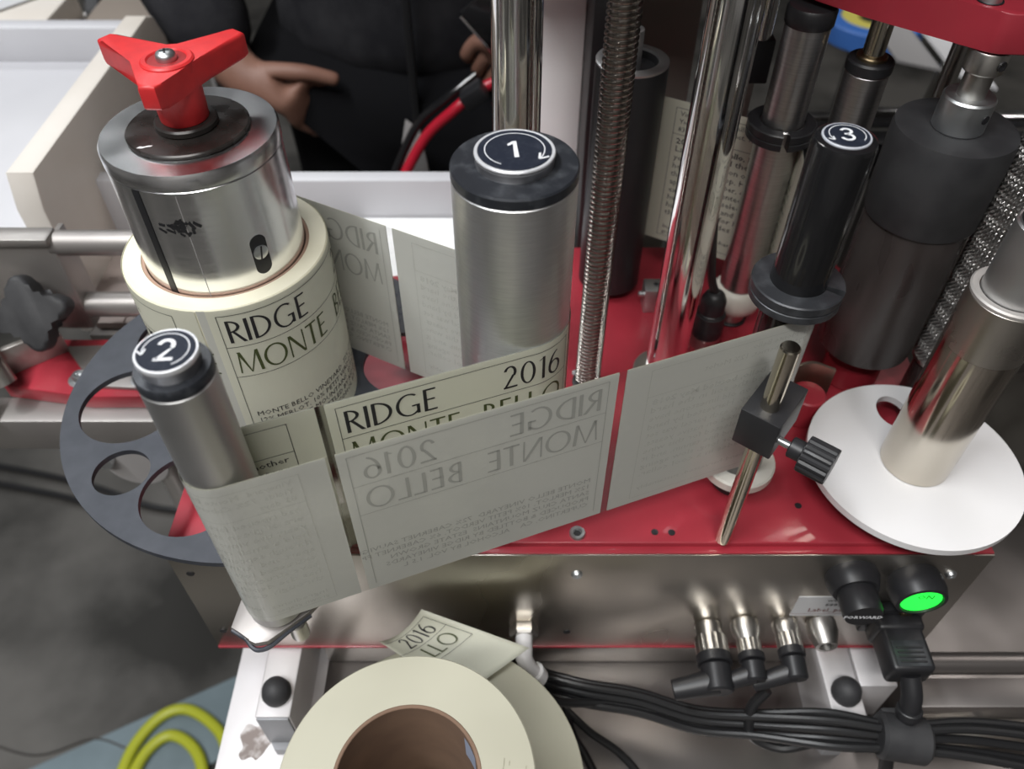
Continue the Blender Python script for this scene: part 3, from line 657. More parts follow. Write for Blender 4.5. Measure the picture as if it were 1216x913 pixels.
obj('thread', bm, mat('screw_steel', (.36, .33, .30), .24, 1), t, 40); obj('screw_core', cylz(.0060, 0, .408, 20), STEEL, t)
bm = BM(); lathe(bm, [(.0092, 0), (.0098, .0008), (.0098, .002), (.0085, .0025)], 28); obj('base_bushing', bm, BLACK, t)
# thin rod and sensor block behind the right post
t = thing('sensor_rod', (.1455, .470, .0), 'thin steel rod with a black end block behind the right chrome post', 'rod')
obj('rod', cylz(.0058, .175, .40, 24), CHROME, t); obj('end_block', box(-.008, .008, -.006, .006, .150, .1765, .001), BLACK, t)
obj('holder', box(-.004, .004, .004, .012, .0, .40, .001), STEEL, t)

# ------------------------------------------------------------------ rollers behind
t = thing('idler_roller', (*SR, 0), 'tall brushed steel idler roller with black split ring on cream bobbin', 'roller')
obj('lower_sleeve', cylz(.0128, .0315, .1500, 44), STEELV, t); obj('upper_sleeve', cylz(.0118, .1500, .2060, 44), STEELV, t)
split_collar(t, .1415, .0129, .0192, .0095, BLACK, -95)
bm = BM(); lathe(bm, [(.0122, .2055), (.0128, .2065), (.0128, .2135), (.0118, .2150)], 40); obj('end_cap', bm, BLACK, t)
bm = BM(); lathe(bm, [(.0125, .0120), (.0160, .0150), (.0172, .0205), (.0165, .027), (.0135, .0320)], 40); obj('bobbin', bm, NYLON, t, 60)
obj('base_stub', cylz(.0090, .002, .0122, 28), STEEL, t); obj('base_seat', cylz(.0105, 0, .0022, 28), BLACK, t)
t = thing('idler_roller', (.1883, .4130, 0), 'grey steel roller on a shaft under the red carriage, behind roller 3', 'roller')
obj('sleeve', cylz(.0115, .010, .1840, 44), STEELV, t); bm = BM(); lathe(bm, [(.0112, .1838), (.0122, .1848), (.0122, .1895), (.0112, .1905), (.0075, .1905)], 40); obj('end_cap', bm, BLACK, t)
obj('bearing', cylz(.0080, .1900, .1925, 30), BRONZE, t); obj('shaft', cylz(.0056, .19, .2179, 24), BRASSY, t); obj('base_stub', cylz(.007, 0, .011, 24), STEEL, t)
DRV = (.2205, .3660)
t = thing('drive_roller', (*DRV, 0), 'fat black rubber drive roller with zinc shaft collar on top', 'roller')
obj('roller_core', cylz(.0275, .0300, .1300, 64, .002), ROLLB, t)
bm = BM(); lathe(bm, [(.0284, .1270), (.0294, .1285), (.0300, .1740), (.0292, .1775), (.012, .1775)], 64); obj('rubber_sleeve', bm, RUBBER, t)
bm = BM(); lathe(bm, [(.0118, .1774), (.0124, .1782), (.0124, .1935), (.0116, .1945), (.0070, .1945)], 44); k = obj('shaft_collar', bm, ZINC, t)
obj('shaft', cylz(.0066, .19, .2179, 28), STEEL, t)
bm = BM(); lathe(bm, [(.0088, .2070), (.0094, .2078), (.0094, .2165), (.0088, .2174)], 36); k2 = obj('set_collar', bm, STEEL, t)
bm = BM(); lathe(bm, [(.0024, 0), (.0024, .0008), (.0012, .0008), (.00001, .0002)], 14, (.0093*math.cos(R(-70)), .0093*math.sin(R(-70)), .2125), frame((math.cos(R(-70)), math.sin(R(-70)), 0))); obj('set_screw', bm, BLACK, k2)
bm = BM(); lathe(bm, [(.0022, 0), (.0022, .0004), (.00001, .0004)], 14, (.0123*math.cos(R(-62)), .0123*math.sin(R(-62)), .1870), frame((math.cos(R(-62)), math.sin(R(-62)), 0))); obj('set_screw', bm, BLACK, k)
bm = BM(); lathe(bm, [(.016, .0), (.0175, .001), (.0175, .018), (.012, .0205), (.012, .0302)], 40); obj('base_hub', bm, RED, t)
# knurled roller
t = thing('knurled_roller', (.2610, .3500, 0), 'diamond knurled steel roller at the right edge behind the drive roller', 'roller')
kn = mat('knurl', (.34, .33, .32), .42, 1); nt = kn.node_tree; b_ = nt.nodes['Principled BSDF']; tc = nt.nodes['Texture Coordinate']
bm = BM(); N, z0, z1 = 128, .034, .183; M2 = 150
G = [[None]*N for _ in range(M2+1)]
for j in range(M2+1):
    for k in range(N):
        a = 2*PI*k/N; z = z0+(z1-z0)*j/M2; u = (32*k/N+z/.0031) % 1; v = (32*k/N-z/.0031) % 1
        r = .0133+.0028*min(u, 1-u, v, 1-v); G[j][k] = bm.verts.new((r*math.cos(a), r*math.sin(a), z))
for j in range(M2):
    for k in range(N): bm.faces.new((G[j][k], G[j][(k+1) % N], G[j+1][(k+1) % N], G[j+1][k]))
obj('knurled_sleeve', bm, kn, t, 0)
bm = BM(); lathe(bm, [(.0130, .182), (.0140, .1835), (.0140, .1890), (.0130, .190), (.008, .190)], 40); obj('end_cap', bm, BLACK, t); obj('shaft', cylz(.0062, .1898, .20, 24), BRONZE, t)
bm = BM(); lathe(bm, [(.0125, .030), (.0138, .031), (.0138, .0345)], 40); obj('lower_ring', bm, STEEL, t); obj('base_stub', cylz(.0115, 0, .0305, 30), ROLLB, t)
# black roller far behind the screw
t = thing('idler_roller', (*BK, 0), 'matt black fat roller standing behind the lead screw', 'roller')
bm = BM(); lathe(bm, [(.0205, .006), (.0215, .007), (.0215, .166), (.0210, .168), (.0150, .168), (.0145, .164), (.00001, .164)], 48); obj('roller_body', bm, BLACK, t)
bm = BM(); lathe(bm, [(.0152, .1675), (.0212, .1675), (.0214, .1688), (.0200, .1695), (.0156, .1695)], 48, closed=True); obj('top_ring', bm, ALUM, t); obj('shaft', cylz(.0050, .16, .187, 24), ALUM, t); obj('base_stub', cylz(.011, 0, .007, 24), STEEL, t)
# small steel tab block on deck
t = thing('deck_block', (.100, .4320, 0), 'small grey metal block on the deck behind the right post', 'block')
obj('block', box(-.008, .008, -.007, .007, 0, .020, .001), ALUM, t); obj('screw', cylz(.002, .0198, .021, 12), BLACK, t); obj('side_screw', cyl2((-.007, -.003, .014), (-.012, -.003, .0145), .002, 12), ZINC, t)
# black panel and grey panel at the back
t = thing('rear_cabinet', (.08, .53, -.10), 'tall dark metal cabinet panel behind the lead screw', 'cabinet')
obj('black_side', box(-.0300, -.012, -.030, .08, 0, .515, .001), BLACK, t); obj('grey_face', box(-.0118, .055, .055, .08, 0, .515, .001), mat('panel_grey', (.30, .27, .245), .4, .2, col2=(.24, .215, .19), nscale=8), t)
obj('white_side', box(-.062, -.0302, .02, .05, 0, .515, .001), BOARDB, t)
obj('thin_rod', cyl2((.0005, -.018, .28), (-.006, -.018, .50), .0017, 10), CHROME, t)
# proximity connector in front of idler
t = thing('sensor_plug', (.1300, .3935, 0), 'black cable plug screwed upright into the deck beside the idler roller', 'plug')
bm = BM(); lathe(bm, [(.0095, .011), (.0102, .013), (.0102, .020), (.0098, .021), (.0098, .029), (.0088, .0295), (.0088, .0305), (.0082, .031), (.0082, .040), (.0060, .045), (.0030, .047)], 28); obj('plug_body', bm, BLACK, t)
bm = BM(); lathe(bm, [(.0086, 0), (.0086, .006), (.0098, .0085), (.0098, .0112)], 28); obj('coupling_nut', bm, STEEL, t)
obj('cable', tube([(0, 0, .045), (-.0045, .001, .058), (-.0090, .002, .088), (-.0130, .006, .128), (-.0150, .010, .156), (-.0155, .016, .185), (-.0155, .03, .25)], .0027, 10, 8), WIRE, t)
# red carriage plate at top right
t = thing('red_carriage', (.27, .42, .218), 'thick red metal carriage plate at the top right corner', 'machine plate')
pl = [(.2145, .3605), (.2165, .3585), (.2195, .3572), (.232, .3566), (.40, .3566), (.40, .56), (.150, .56), (.128, .50), (.128, .445), (.151, .4185), (.1697, .3985), (.2004, .3725)]
obj('plate', prism(gpl(pl, .27, .42), 0, .018, .0006), RED, t)
bm = BM(); lathe(bm, [(.0075, .018), (.0080, .0185), (.0080, .024), (.0072, .0252)], 30, (-.078, -.012, 0)); obj('plate_bolt', bm, BRONZE, t)
bm = BM(); lathe(bm, [(.0060, .0182), (.0060, .0184), (.00001, .0184)], 26, (-.0560, -.0480, 0)); k = obj('bolt_recess', bm, BLACK, t); bm = BM(); lathe(bm, [(.0048, .0184), (.0046, .0205), (.003, .0215), (.0018, .0215), (.0016, .0205), (.00001, .0205)], 22, (-.0560, -.0485, 0)); obj('recess_bolt', bm, ZINC, t)
bm = BM(); lathe(bm, [(.005, -.004), (.0056, -.0035), (.0056, .0)], 24, (-.0600, -.026, 0)); obj('lower_bolt', bm, BRONZE, t)
obj('guide_shaft', cylz(.0048, -.14, 0, 24, c=(-.022, .020, 0)), STEEL, t)

# ------------------------------------------------------------------ right spindle with white disc
WD = (.2275, .2790)
t = thing('rewind_disc', (*WD, 0), 'white plastic disc with a hole on the right front of the deck', 'disc')
bm = BM()
es = ring_edges(0, 0, .0585, 96, .0200)
hole = [(-.0005+.0090*math.cos(a), .0370+.0120*math.sin(a)) for a in [2*PI*i/28 for i in range(28)]]
vs = [bm.verts.new((x*1.0, y, .0200)) for x, y in hole]; es += [bm.edges.new((vs[i], vs[(i+1) % 28])) for i in range(28)]
bmesh.ops.triangle_fill(bm, use_beauty=True, edges=es)
for f in bm.faces[:]:
    if all(any((v.co-w_.co).length < 1e-7 for w_ in vs) for v in f.verts): bm.faces.remove(f)
ex = bmesh.ops.extrude_face_region(bm, geom=bm.faces[:]); bmesh.ops.translate(bm, verts=[v for v in ex['geom'] if isinstance(v, bmesh.types.BMVert)], vec=(0, 0, -.0045))
obj('disc_plate', bm, HDPE, t, 30); obj('stub', cylz(.012, 0, .0156, 28), STEEL, t)
t = thing('rewind_spindle', (*WD, .0201), 'polished steel tube spindle standing on the white disc', 'spindle')
bm = BM(); lathe(bm, [(.0182, 0), (.0187, .0006), (.0187, .0930)], 64); obj('outer_tube', bm, TUBE, t)
bm = BM(); lathe(bm, [(.0186, .0930), (.0189, .0933), (.0189, .1230), (.0184, .1236), (.0150, .1236)], 64); obj('upper_sleeve', bm, mat('tube_satin', (.58, .55, .50), .24, 1, rvar=.1, nscale=40), t)
bm = BM(); lathe(bm, [(.0152, .1234), (.0188, .1234), (.0190, .1250), (.0182, .1258), (.0152, .1254)], 56, closed=True); obj('tube_lip', bm, mat('lip_frosted', (.42, .40, .38), .45, .3), t)
obj('inner_spindle', cylz(.0146, .11, .1620, 48, .0008), ALUM, t); bm = BM(); lathe(bm, [(.0125, .1618), (.0130, .1625), (.0130, .1670), (.012, .168)], 40); obj('end_cap', bm, BLACK, t)

# ------------------------------------------------------------------ clamp rod
CR = (.1162, .2401)
t = thing('clamp_rod', (*CR, 0), 'short upright steel rod at the front of the red deck', 'rod'); bm = BM(); lathe(bm, [(.0040, 0), (.0044, .0005), (.0044, .1478), (.0038, .1486)], 36); obj('rod', bm, BRASSY, t)
t = thing('clamp_block', (*CR, .100), 'black square clamp block on the upright steel rod with a ribbed knob', 'clamp')
ang = R(-38)
bm = box(-.0095, .0095, -.0095, .0205, -.0112, .0112, .0006); bmesh.ops.rotate(bm, verts=bm.verts[:], cent=(0, 0, 0), matrix=Matrix.Rotation(ang, 3, 'Z')); obj('block', bm, BLACK, t)
d = Vector((math.cos(ang), math.sin(ang), 0)); o = Vector((math.cos(ang)*.009-math.sin(ang)*-.004, math.sin(ang)*.009+math.cos(ang)*-.004, -.002))
obj('clamp_stud', cyl2(o, o+d*.010, .0019, 14), ZINC, t)
obj('knob_neck', cyl2(o+d*.0062, o+d*.0125, .0050, 20), BLACK, t)
n = 48; poly = [((.0088 if (i % 3) else .0080)*math.cos(2*PI*i/n), (.0088 if (i % 3) else .0080)*math.sin(2*PI*i/n)) for i in range(n)]
Mk = Matrix.Translation(o+d*.0125) @ frame(d); obj('ribbed_knob', prism(poly, 0, .0135, .0008, M=Mk), BLACK, t, 25)
# red peg / steel guide beyond the disc
t = thing('guide_bracket', (.178, .3360, 0), 'bent shiny steel guide plate on the deck behind the clamp', 'bracket')
b = tube([(-.008, -.010, .0), (-.004, .002, 0), (.006, .008, 0), (.016, .004, 0)], .001, 6, 6); 
pts = [v for v in spline([(-.010, -.008, 0), (-.005, .004, 0), (.006, .008, 0), (.018, .002, 0)], 6)]
bm = BM(); q = [[bm.verts.new((p.x, p.y+dy, z)) for dy, z in ((0, 0), (0, .032), (.002, .032), (.002, 0))] for p in pts]
for i in range(len(q)-1):
    for j in range(4): bm.faces.new((q[i][j], q[i+1][j], q[i+1][(j+1) % 4], q[i][(j+1) % 4]))
bm.faces.new(q[0]); bm.faces.new(q[-1][::-1]); obj('guide_plate', bm, mat('guide_satin', (.55, .50, .40), .38, 1), t)
t = thing('red_peg', (.1800, .3290, 0), 'short round red peg on the deck behind the clamp block', 'peg'); obj('peg', cylz(.0105, 0, .022, 32, .001), RED, t)

# ------------------------------------------------------------------ plugs and cables in front
def cable(pts, r=.0026, label=None, group=None, cat='cable', m=WIRE, name='cable', n=8):
    o = obj(name, tube(pts, r, 10, n), m); tag(o, label, cat, group); return o
def angled_plug(x, z, r, start, reach, side, label, knurl=True):
    t = thing('angled_plug', (x, PY0-start, z), label, 'plug')
    nn = 40; 
    if knurl:
        poly = [((r if i % 2 else r*.95)*math.cos(2*PI*i/nn), (r if i % 2 else r*.95)*math.sin(2*PI*i/nn)) for i in range(nn)]
        obj('coupling_nut', prism(poly, 0, reach*.33, .0004, M=RX.copy()), STEEL, t, 20)
    else: obj('coupling_nut', cyl2((0, 0, 0), (0, -reach*.33, 0), r, 28), STEEL, t)
    obj('grip_ring', cyl2((0, -reach*.33, 0), (0, -reach*.52, 0), r*1.06, 36), BLACK, t)
    obj('plug_body', cyl2((0, -reach*.50, 0), (0, -reach, -.002), r*.92, 28, .0012), BLACK, t)
    e = Vector(side); obj('cable_sleeve', cyl2((0, -reach*.80, -.001), Vector((0, -reach*.80, -.001))+e, r*.80, 24, r1=r*.62), BLACK, t); return t
angled_plug(.1220, -.086, .0100, .009, .033, (-.026, -.003, -.006), 'largest black angled plug with knurled steel nut, leftmost on the front')
angled_plug(.1436, -.082, .0074, .013, .024, (-.022, -.004, -.008), 'small black angled plug, second from left on the front')
angled_plug(.1683, -.082, .0076, .009, .027, (-.024, -.004, -.010), 'black angled plug with ribbed nut beside the empty socket')
# power plug
t = thing('power_plug', (.2290, PY0-.006, -.070), 'black moulded power plug in the inlet below the green lamp', 'plug')
obj('plug_body', box(-.0125, .0125, -.034, 0, -.0095, .0095, .003, seg=3), BLACK, t)
obj('plug_shoulder', box(-.0140, .0140, -.010, .0005, -.0110, .0110, .003, seg=3), BLACK, t)
k = obj('grip_panel', box(-.0095, .0095, -.0320, -.0165, .0095, .0101, .0003), BLACKM, t)
for i in range(4): obj('grip_rib', box(-.0075, .0075, -.0300+i*.0028, -.0288+i*.0028, .0100, .0108, .0003), BLACK, k)
obj('strain_relief', tube([(0, -.033, 0), (.001, -.042, -.008), (.001, -.047, -.018), (.001, -.050, -.03)], .0058, 18, 5), BLACK, t, 50)
obj('relief_ring', cyl2((.001, -.0462, -.0150), (.001, -.0480, -.0200), .0072, 22), BLACK, t)
obj('cord', tube([(.001, -.049, -.025), (.000, -.052, -.050), (.000, -.070, -.078), (-.004, -.100, -.092), (-.006, -.16, -.094), (-.006, -.22, -.094)], .0042, 12, 8), WIRE, t)
# bundle
def bundle(off):
    ox, oz = off
    return [(.012+ox*.4, .2180+ox*.95, -.135+oz), (.045, .2065+ox, -.129+oz), (.080, .200+ox, -.128+oz), (.115, .190+ox, -.130+oz), (.150, .184+ox, -.122+oz*1.3), (.190, .176+ox*1.5, -.108+oz), (.228, .170+ox, -.104+oz), (.275, .168+ox*1.6, -.104+oz*1.4), (.36, .158+ox*2.2, -.112+oz*1.4)]
for i, of in enumerate(((0, 0), (.0062, .002), (-.0062, -.001), (.002, .0062), (-.002, -.0062))):
    cable(bundle(of), .0026, 'black cable tied in the bundle before the machine, '+('middle one', 'rear one by the box', 'front one', 'topmost one', 'lowest one')[i], 'bundled cables')
cable([(.010, .2005, -.112), (.030, .198, -.122), (.060, .200, -.130), (.095, .196, -.134)], .0028, 'black air line pushed into the white elbow fitting')
cable([(.036, .215, -.165), (.040, .195, -.166), (.048, .180, -.166), (.055, .165, -.166), (.066, .140, -.166), (.07, .11, -.166)], .0026, 'thin black cable curling across the shadowed table, nearer the roll')
cable([(.036, .21, -.1645), (.052, .195, -.166), (.070, .182, -.166), (.083, .165, -.166), (.088, .14, -.166), (.088, .10, -.166)], .0026, 'thin black cable curling across the shadowed table, farther from the roll')
cable([(.154, .196, -.098), (.146, .190, -.112), (.148, .180, -.128), (.165, .174, -.132), (.182, .174, -.124)], .0034, 'black cable looping down from the right angled plug')
t = thing('cable_wrap', (.2290, .170, -.104), 'black hook-and-loop wrap around the cable bundle below the power plug', 'cable tie')
obj('wrap', cyl2((-.014, .002, 0), (.014, -.002, -.001), .0135, 20, .002), RUBBER, t); obj('wrap_tail', box(-.010, .004, .006, .016, -.004, .006, .002), RUBBER, t)

# ------------------------------------------------------------------ spare label rolls in front
def spare(loc, r1, r0, h, label, m):
    t = thing('spare_label_roll', loc, label, 'label roll', None)
    obj('cardboard_core', ringz(r0, r0+.0016, .0002, h+.0003, 64, .0003), CARD, t)
    b = BM(); lathe(b, [(r0+.0016, 0), (r1-.0004, 0), (r1, .0004), (r1, h-.0005), (r1-.0005, h), (r0+.0016, h)], 110, closed=True); obj('paper_winding', b, m, t, 25); return t
HR = .104
PE2 = mat('roll_side', (.46, .445, .35), .55, 0, col2=(.39, .375, .29), nscale=12)
s1 = spare((-.0387, .1330, -.17), .0770, .0300, HR, 'wide spare label roll lying lowest on the table, mostly hidden', PE2)
s2 = spare((-.0418, .1025, -.066), .0515, .0284, .109, 'smaller spare label roll with cardboard core on top in the foreground', PE2)
bm = mapped(fill(-.0045, 0, .0055, .020), lambda u, v: on_cyl(.0283, R(30))(-u, .085+v), .002); k = obj('core_tag', bm, TAGB, s2, 0)
P = []
for i in range(46):
    a = random.uniform(-55, 12); r = random.uniform(.036, .0505); P.append((a, r, random.uniform(.0006, .0018)))
b = BM()
for a, r, l in P:
    A = R(a); d = Vector((math.cos(A+1.3), math.sin(A+1.3))); n = Vector((-d.y, d.x))*.00012; c = Vector((r*math.cos(A), r*math.sin(A)))
    b.faces.new([b.verts.new((*(c+q), .1092)) for q in (-d*l-n, d*l-n, d*l+n, -d*l+n)])
o = obj('edge_nicks', b, mat('nick', (.22, .21, .15), .7), s2, 0)
# loose end of the wide roll: a curled strip
t = thing('loose_label', (-.040, .2075, -.061), 'loose curled label end showing 2016 behind the spare rolls', 'label')
def curl(u, v):   # u along print direction, v up the label; strip lies tilted back and curls up at its end
    e = Vector((.86, .50, 0)); up = Vector((-.62, .42, .0)); 
    return None
C00, C10 = Vector((.018, -.010, .004)), Vector((0, 0, 0))
def lab(u, v):
    # corners in local space: right end top (tip), right end bottom, left end top
    a = u/.06; w_ = v/LH
    tip = Vector((-.0125, .0150, .0135)); rb = Vector((.0500, -.0030, .0020)); lt = Vector((-.0370, .0020, -.0005)); lb = Vector((.012, -.030, -.001))
    p = (lb*(1-a)+rb*a)*(1-w_)+(lt*(1-a)+tip*a)*w_; p.z -= .008*a*(1-a)*4*w_; return p
bm = BM(); N1, N2 = 14, 14
g = [[bm.verts.new(lab(.06*i/N1, LH*j/N2)) for j in range(N2+1)] for i in range(N1+1)]
for i in range(N1):
    for j in range(N2): bm.faces.new((g[i][j], g[i+1][j], g[i+1][j+1], g[i][j+1]))
l = obj('strip', bm, PAPER, t, 60); sm = l.modifiers.new('solid', 'SOLIDIFY'); sm.thickness = .0002
w2, e = word('2016', 0, LH-.0250, .0175, .75); w3, e3 = word('LLO', 0, LH-.049, .0175, .75); tt = .0004
w2 = [[(x+.050-e, y) for x, y in f] for f in w2]; w3 = [[(x+.050-e3, y) for x, y in f] for f in w3]
FR = hline(.0, .0545, LH-.006, tt)+hline(.0, .0545, LH-.0285, tt)+hline(0, .0545, LH-.0545, tt)+fill(.0545, LH-.0545, .0545+tt, LH-.006)
def lab2(u, v): return lab(u, v)+Vector((-.0003, -.0006, .0010))
obj('lettering', polys_bm([[(x, y) for x, y in f] for f in w2+FR], lab2, .003), INK, t, 0); obj('green_lettering', polys_bm(w3, lab2, .003), INKG, t, 0)
# third roll just poking in at the bottom
spare((.0870, .0530, -.17), .030, .012, .055, 'small pale roll poking in at the bottom edge of the view', PE2)

# ------------------------------------------------------------------ hose on the floor
for P, lab_ in (([(-.597, .33), (-.5951, .387), (-.5872, .442), (-.5605, .485), (-.5239, .498), (-.478, .477), (-.4456, .442), (-.43, .38)], 'yellow-green hose on the floor, outer upper loop'),
                ([(-.575, .34), (-.577, .387), (-.566, .432), (-.5384, .457), (-.502, .444), (-.475, .412), (-.46, .36)], 'yellow-green hose on the floor, inner lower loop')):
    cable([(x, y, FZ+.0105) for x, y in P], .0088, lab_, 'yellow hose loops', 'hose', YEL, 'hose')
for i, (a, lab_) in enumerate((((-.62, .90), 'dark cable on the floor left of the machine, upper strand'), ((-.62, .86), 'dark cable on the floor left of the machine, lower strand'))):
    x, y = a; y += .09; cable([(x-.55, y+.02, FZ+.01), (x-.35, y-.02, FZ+.012), (x-.2, y-.06, FZ+.014), (x-.05, y-.11-.03*i, FZ+.012), (x+.10, y-.10, FZ+.012), (x+.2, y+.02, FZ+.03)], .006, lab_, 'floor cables', 'cable')

# ------------------------------------------------------------------ conveyor frame at left
t = thing('conveyor', (-.33, .44, -.05), 'grey steel conveyor frame with tubes at the left edge', 'conveyor')
def cl(bm): bmesh.ops.translate(bm, verts=bm.verts[:], vec=-t.location); return bm
obj('upper_tube', cl(cyl2((-.304, .4320, .0560), (-.196, .4320, .0560), .0085, 28)), DULL, t)
obj('lower_tube', cl(cyl2((-.300, .4320, .0020), (-.196, .4320, .0020), .0090, 28)), DULL, t)
obj('side_plate', cl(box(-.50, -.3020, .424, .430, -.014, .060, .001)), DULL, t)
obj('side_lip', cl(box(-.50, -.3000, .421, .436, .060, .0665, .002)), DULL, t)
obj('plate_return', cl(box(-.3035, -.2995, .424, .446, -.014, .062, .0008)), DULL, t)
obj('front_rail', cl(box(-.52, -.195, .350, .372, -.060, -.030, .001)), DULL, t)
obj('stretcher', cl(cyl2((-.262, .372, -.04), (-.225, .32, -.30), .008, 16)), DULL, t)
obj('support_leg', cl(box(-.225, -.200, .48, .51, FZ, -.065, .002)), DULL, t)
obj('pulley', cl(cyl2((-.27, .352, -.082), (-.27, .375, -.082), .022, 24)), GREYP, t)
obj('pulley_bolt', cl(cyl2((-.288, .346, -.072), (-.288, .356, -.072), .006, 12)), ZINC, t)
obj('bed', cl(box(-.318, -.196, .440, .54, -.045, -.036, .0005)), DULL, t)
# belt with interlocking plates
t2 = thing('conveyor_belt', (-.25, .493, -.034), 'tan plastic belt of interlocking plates seen between steel tubes', 'conveyor belt')
for i in range(4):
    for j in range(2):
        x = -.085+i*.0445; y = -.048+j*.047
        pl = [(0, 0), (.0155, 0), (.0155, .006), (.0225, .006), (.0225, 0), (.0435, 0), (.0435, .046), (.0225, .046), (.0225, .052), (.0155, .052), (.0155, .046), (0, .046)]
        obj('belt_plate', prism([(a+x, b_+y) for a, b_ in pl], 0, .006, .0005), BELT, t2, 25)
t3 = thing('red_mount', (-.27, .40, -.03), 'red anodised mounting plate behind the dark perforated disc', 'mounting plate')
obj('plate', prism(gpl([(-.323, .417), (-.205, .417), (-.205, .362), (-.285, .362), (-.345, .372), (-.352, .380)], -.27, .40), 0, .012, .001), RED, t3)
t4 = thing('mount_bracket', (-.27, .40, -.018), 'clear-looking steel bracket with screws on the red mounting plate', 'bracket')
tag(t4, 'thin steel bracket with round screws on the red mounting plate')
obj('bracket_plate', prism(gpl([(-.315, .407), (-.268, .409), (-.262, .404), (-.230, .372), (-.234, .366), (-.282, .369)], -.27, .40), 0, .003, .0006), DULL, t4)
for x, y in ((-.2785, .398), (-.292, .3745), (-.250, .3745)):
    bm = BM(); lathe(bm, [(.0078, .003), (.0080, .0042), (.0048, .0046), (.0046, .0075), (.0040, .0085), (.0022, .0085), (.0020, .0065), (.00001, .0065)], 24, (x+.27, y-.40, 0)); obj('screw', bm, ZINC, t4)
obj('riser', prism(gpl([(-.352, .380), (-.315, .407), (-.312, .405), (-.349, .377)], -.27, .40), 0, .022, .0004), DULL, t4)
# star knob
t = thing('star_knob', (-.312, .410, .022), 'black four-lobed star knob on the steel frame at the left edge', 'knob')
poly = []
for i in range(64):
    a = 2*PI*i/64; r = .0200+.0058*math.cos(4*a+.7); poly.append((r*math.cos(a), r*math.sin(a)))
M_ = Matrix.Translation((-.004, -.014, .004)) @ frame((.10, -.80, .58)) @ Matrix.Rotation(R(20), 4, 'Z')
obj('lobes', prism(poly, -.008, .008, .003, M=M_, seg=3), RUBBER, t, 50); obj('boss', cyl2((-.004, -.008, .000), (-.0025, .006, -.010), .0105, 24), RUBBER, t); obj('stud', cyl2((-.0025, .004, -.009), (-.002, .0138, -.015), .0040, 14), STEEL, t)
t = thing('clamp_tube', (-.345, .37, .0), 'bent steel clamp fitting at the left edge below the star knob', 'clamp'); obj('tube', tube([(-.03, .035, .012), (-.015, .020, .013), (0, .004, .008), (.008, -.004, -.010)], .0075, 16, 6), STEEL, t); obj('plate', box(-.03, -.004, -.03, -.004, -.016, -.012, .001), STEEL, t)

# white boards
t = thing('guide_board', (-.20, .545, 0), 'long white plastic board standing crosswise behind the label roll', 'board')
obj('board', box(-.188, .185, 0, .014, -.055, .030, .002), BOARDW, t)
t = thing('white_tray', (-.05, .47, -.004), 'bright white plastic tray floor behind the label strip', 'tray'); obj('tray_floor', box(-.07, .075, -.035, .0735, -.010, .0005, .001), BOARDB, t)
t = thing('side_board', (-.325, .60, .0), 'tall beige-white plastic side board running away at the left', 'board')
Mz = Matrix(((0, 0, 1, 0), (1, 0, 0, 0), (0, 1, 0, 0), (0, 0, 0, 1)))
prof = [(-.13, -.06), (-.13, .055), (-.122, .080), (.128, .080), (.142, .074), (.156, .050), (.170, -.06)]
obj('board', prism(prof, -.0195, .0, .002, M=Mz), BOARD, t)
t = thing('hopper_tray', (-.502, .62, .0), 'white plastic hopper tray with a raised back rim at the upper left', 'tray')
obj('tray_floor', box(-.20, .150, -.14, .165, .0, .012, .002), BOARDW, t); obj('back_rim', box(-.20, .152, .165, .185, .0, .045, .003), BOARDW, t)
for x, y in ((-.010, .150), (.143, .150)): obj('screw', cylz(.0035, .0115, .0135, 12, c=(x, y, 0)), ZINC, t)
t = thing('beige_bin', (-.56, .95, -.02), 'beige plastic bin rim at the top left corner', 'bin')
obj('rim', box(-.25, .055, -.10, .02, -.03, .03, .004), BOARD, t); obj('inside', box(.057, .16, -.10, .08, -.03, .0, .004), mat('bin_brown', (.22, .185, .155), .6), t)
t = thing('paper_sheet', (-.62, .90, .012), 'white paper sheet lying on the beige bin at the top left', 'paper'); obj('sheet', prism([(-.20, -.06), (.03, -.03), (.10, .06), (-.16, .10)], 0, .0008), STICK, t, 0)
# roller rack far left
t = thing('roller_rack', (-.60, 1.30, -.16), 'steel rack with dark wheels in the background at the upper left', 'rack')
for z in (.0, -.09): obj('rod', cyl2((-.16, 0, z), (.16, 0, z), .006, 12), STEEL, t)
for x in (-.12, .10): obj('upright', cyl2((x, .0, FZ+.10), (x, .0, .05), .006, 12), GREYP, t)
for x in (-.05, .02, .07): obj('wheel', cyl2((x-.010, 0, 0), (x+.010, 0, 0), .035, 24), RUBBER, t)
for x in (-.02, .05, .12): obj('wheel', cyl2((x-.010, 0, -.09), (x+.010, 0, -.09), .030, 24), RUBBER, t)

# ------------------------------------------------------------------ right background
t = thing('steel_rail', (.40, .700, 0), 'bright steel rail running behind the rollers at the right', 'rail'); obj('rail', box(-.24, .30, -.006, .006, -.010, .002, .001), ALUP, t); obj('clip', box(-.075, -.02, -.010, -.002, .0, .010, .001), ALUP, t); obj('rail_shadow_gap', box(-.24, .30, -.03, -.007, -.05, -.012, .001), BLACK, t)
for x in (-.2, .25): obj('leg', box(x-.012, x+.012, -.01, .014, FZ, -.010, .001), STEEL, t)
t = thing('white_chute', (.445, .83, .02), 'white angled sheet chute under the red carriage at the top right', 'chute')
obj('left_face', prism([(-.05, -.025), (-.012, -.045), (-.012, .06), (-.05, .06)], -.02, -.017), GREYP, t); obj('right_face', prism([(-.010, -.07), (.018, -.10), (.03, .06), (-.010, .06)], -.012, -.009), HDPE, t); obj('post', cyl2((.006, -.03, -.019), (.0, .01, -.30), .012, 16), STEEL, t)
t = thing('tape_reel', (.735, 1.66, -.33), 'blue and yellow reel in the background at the top right', 'reel')
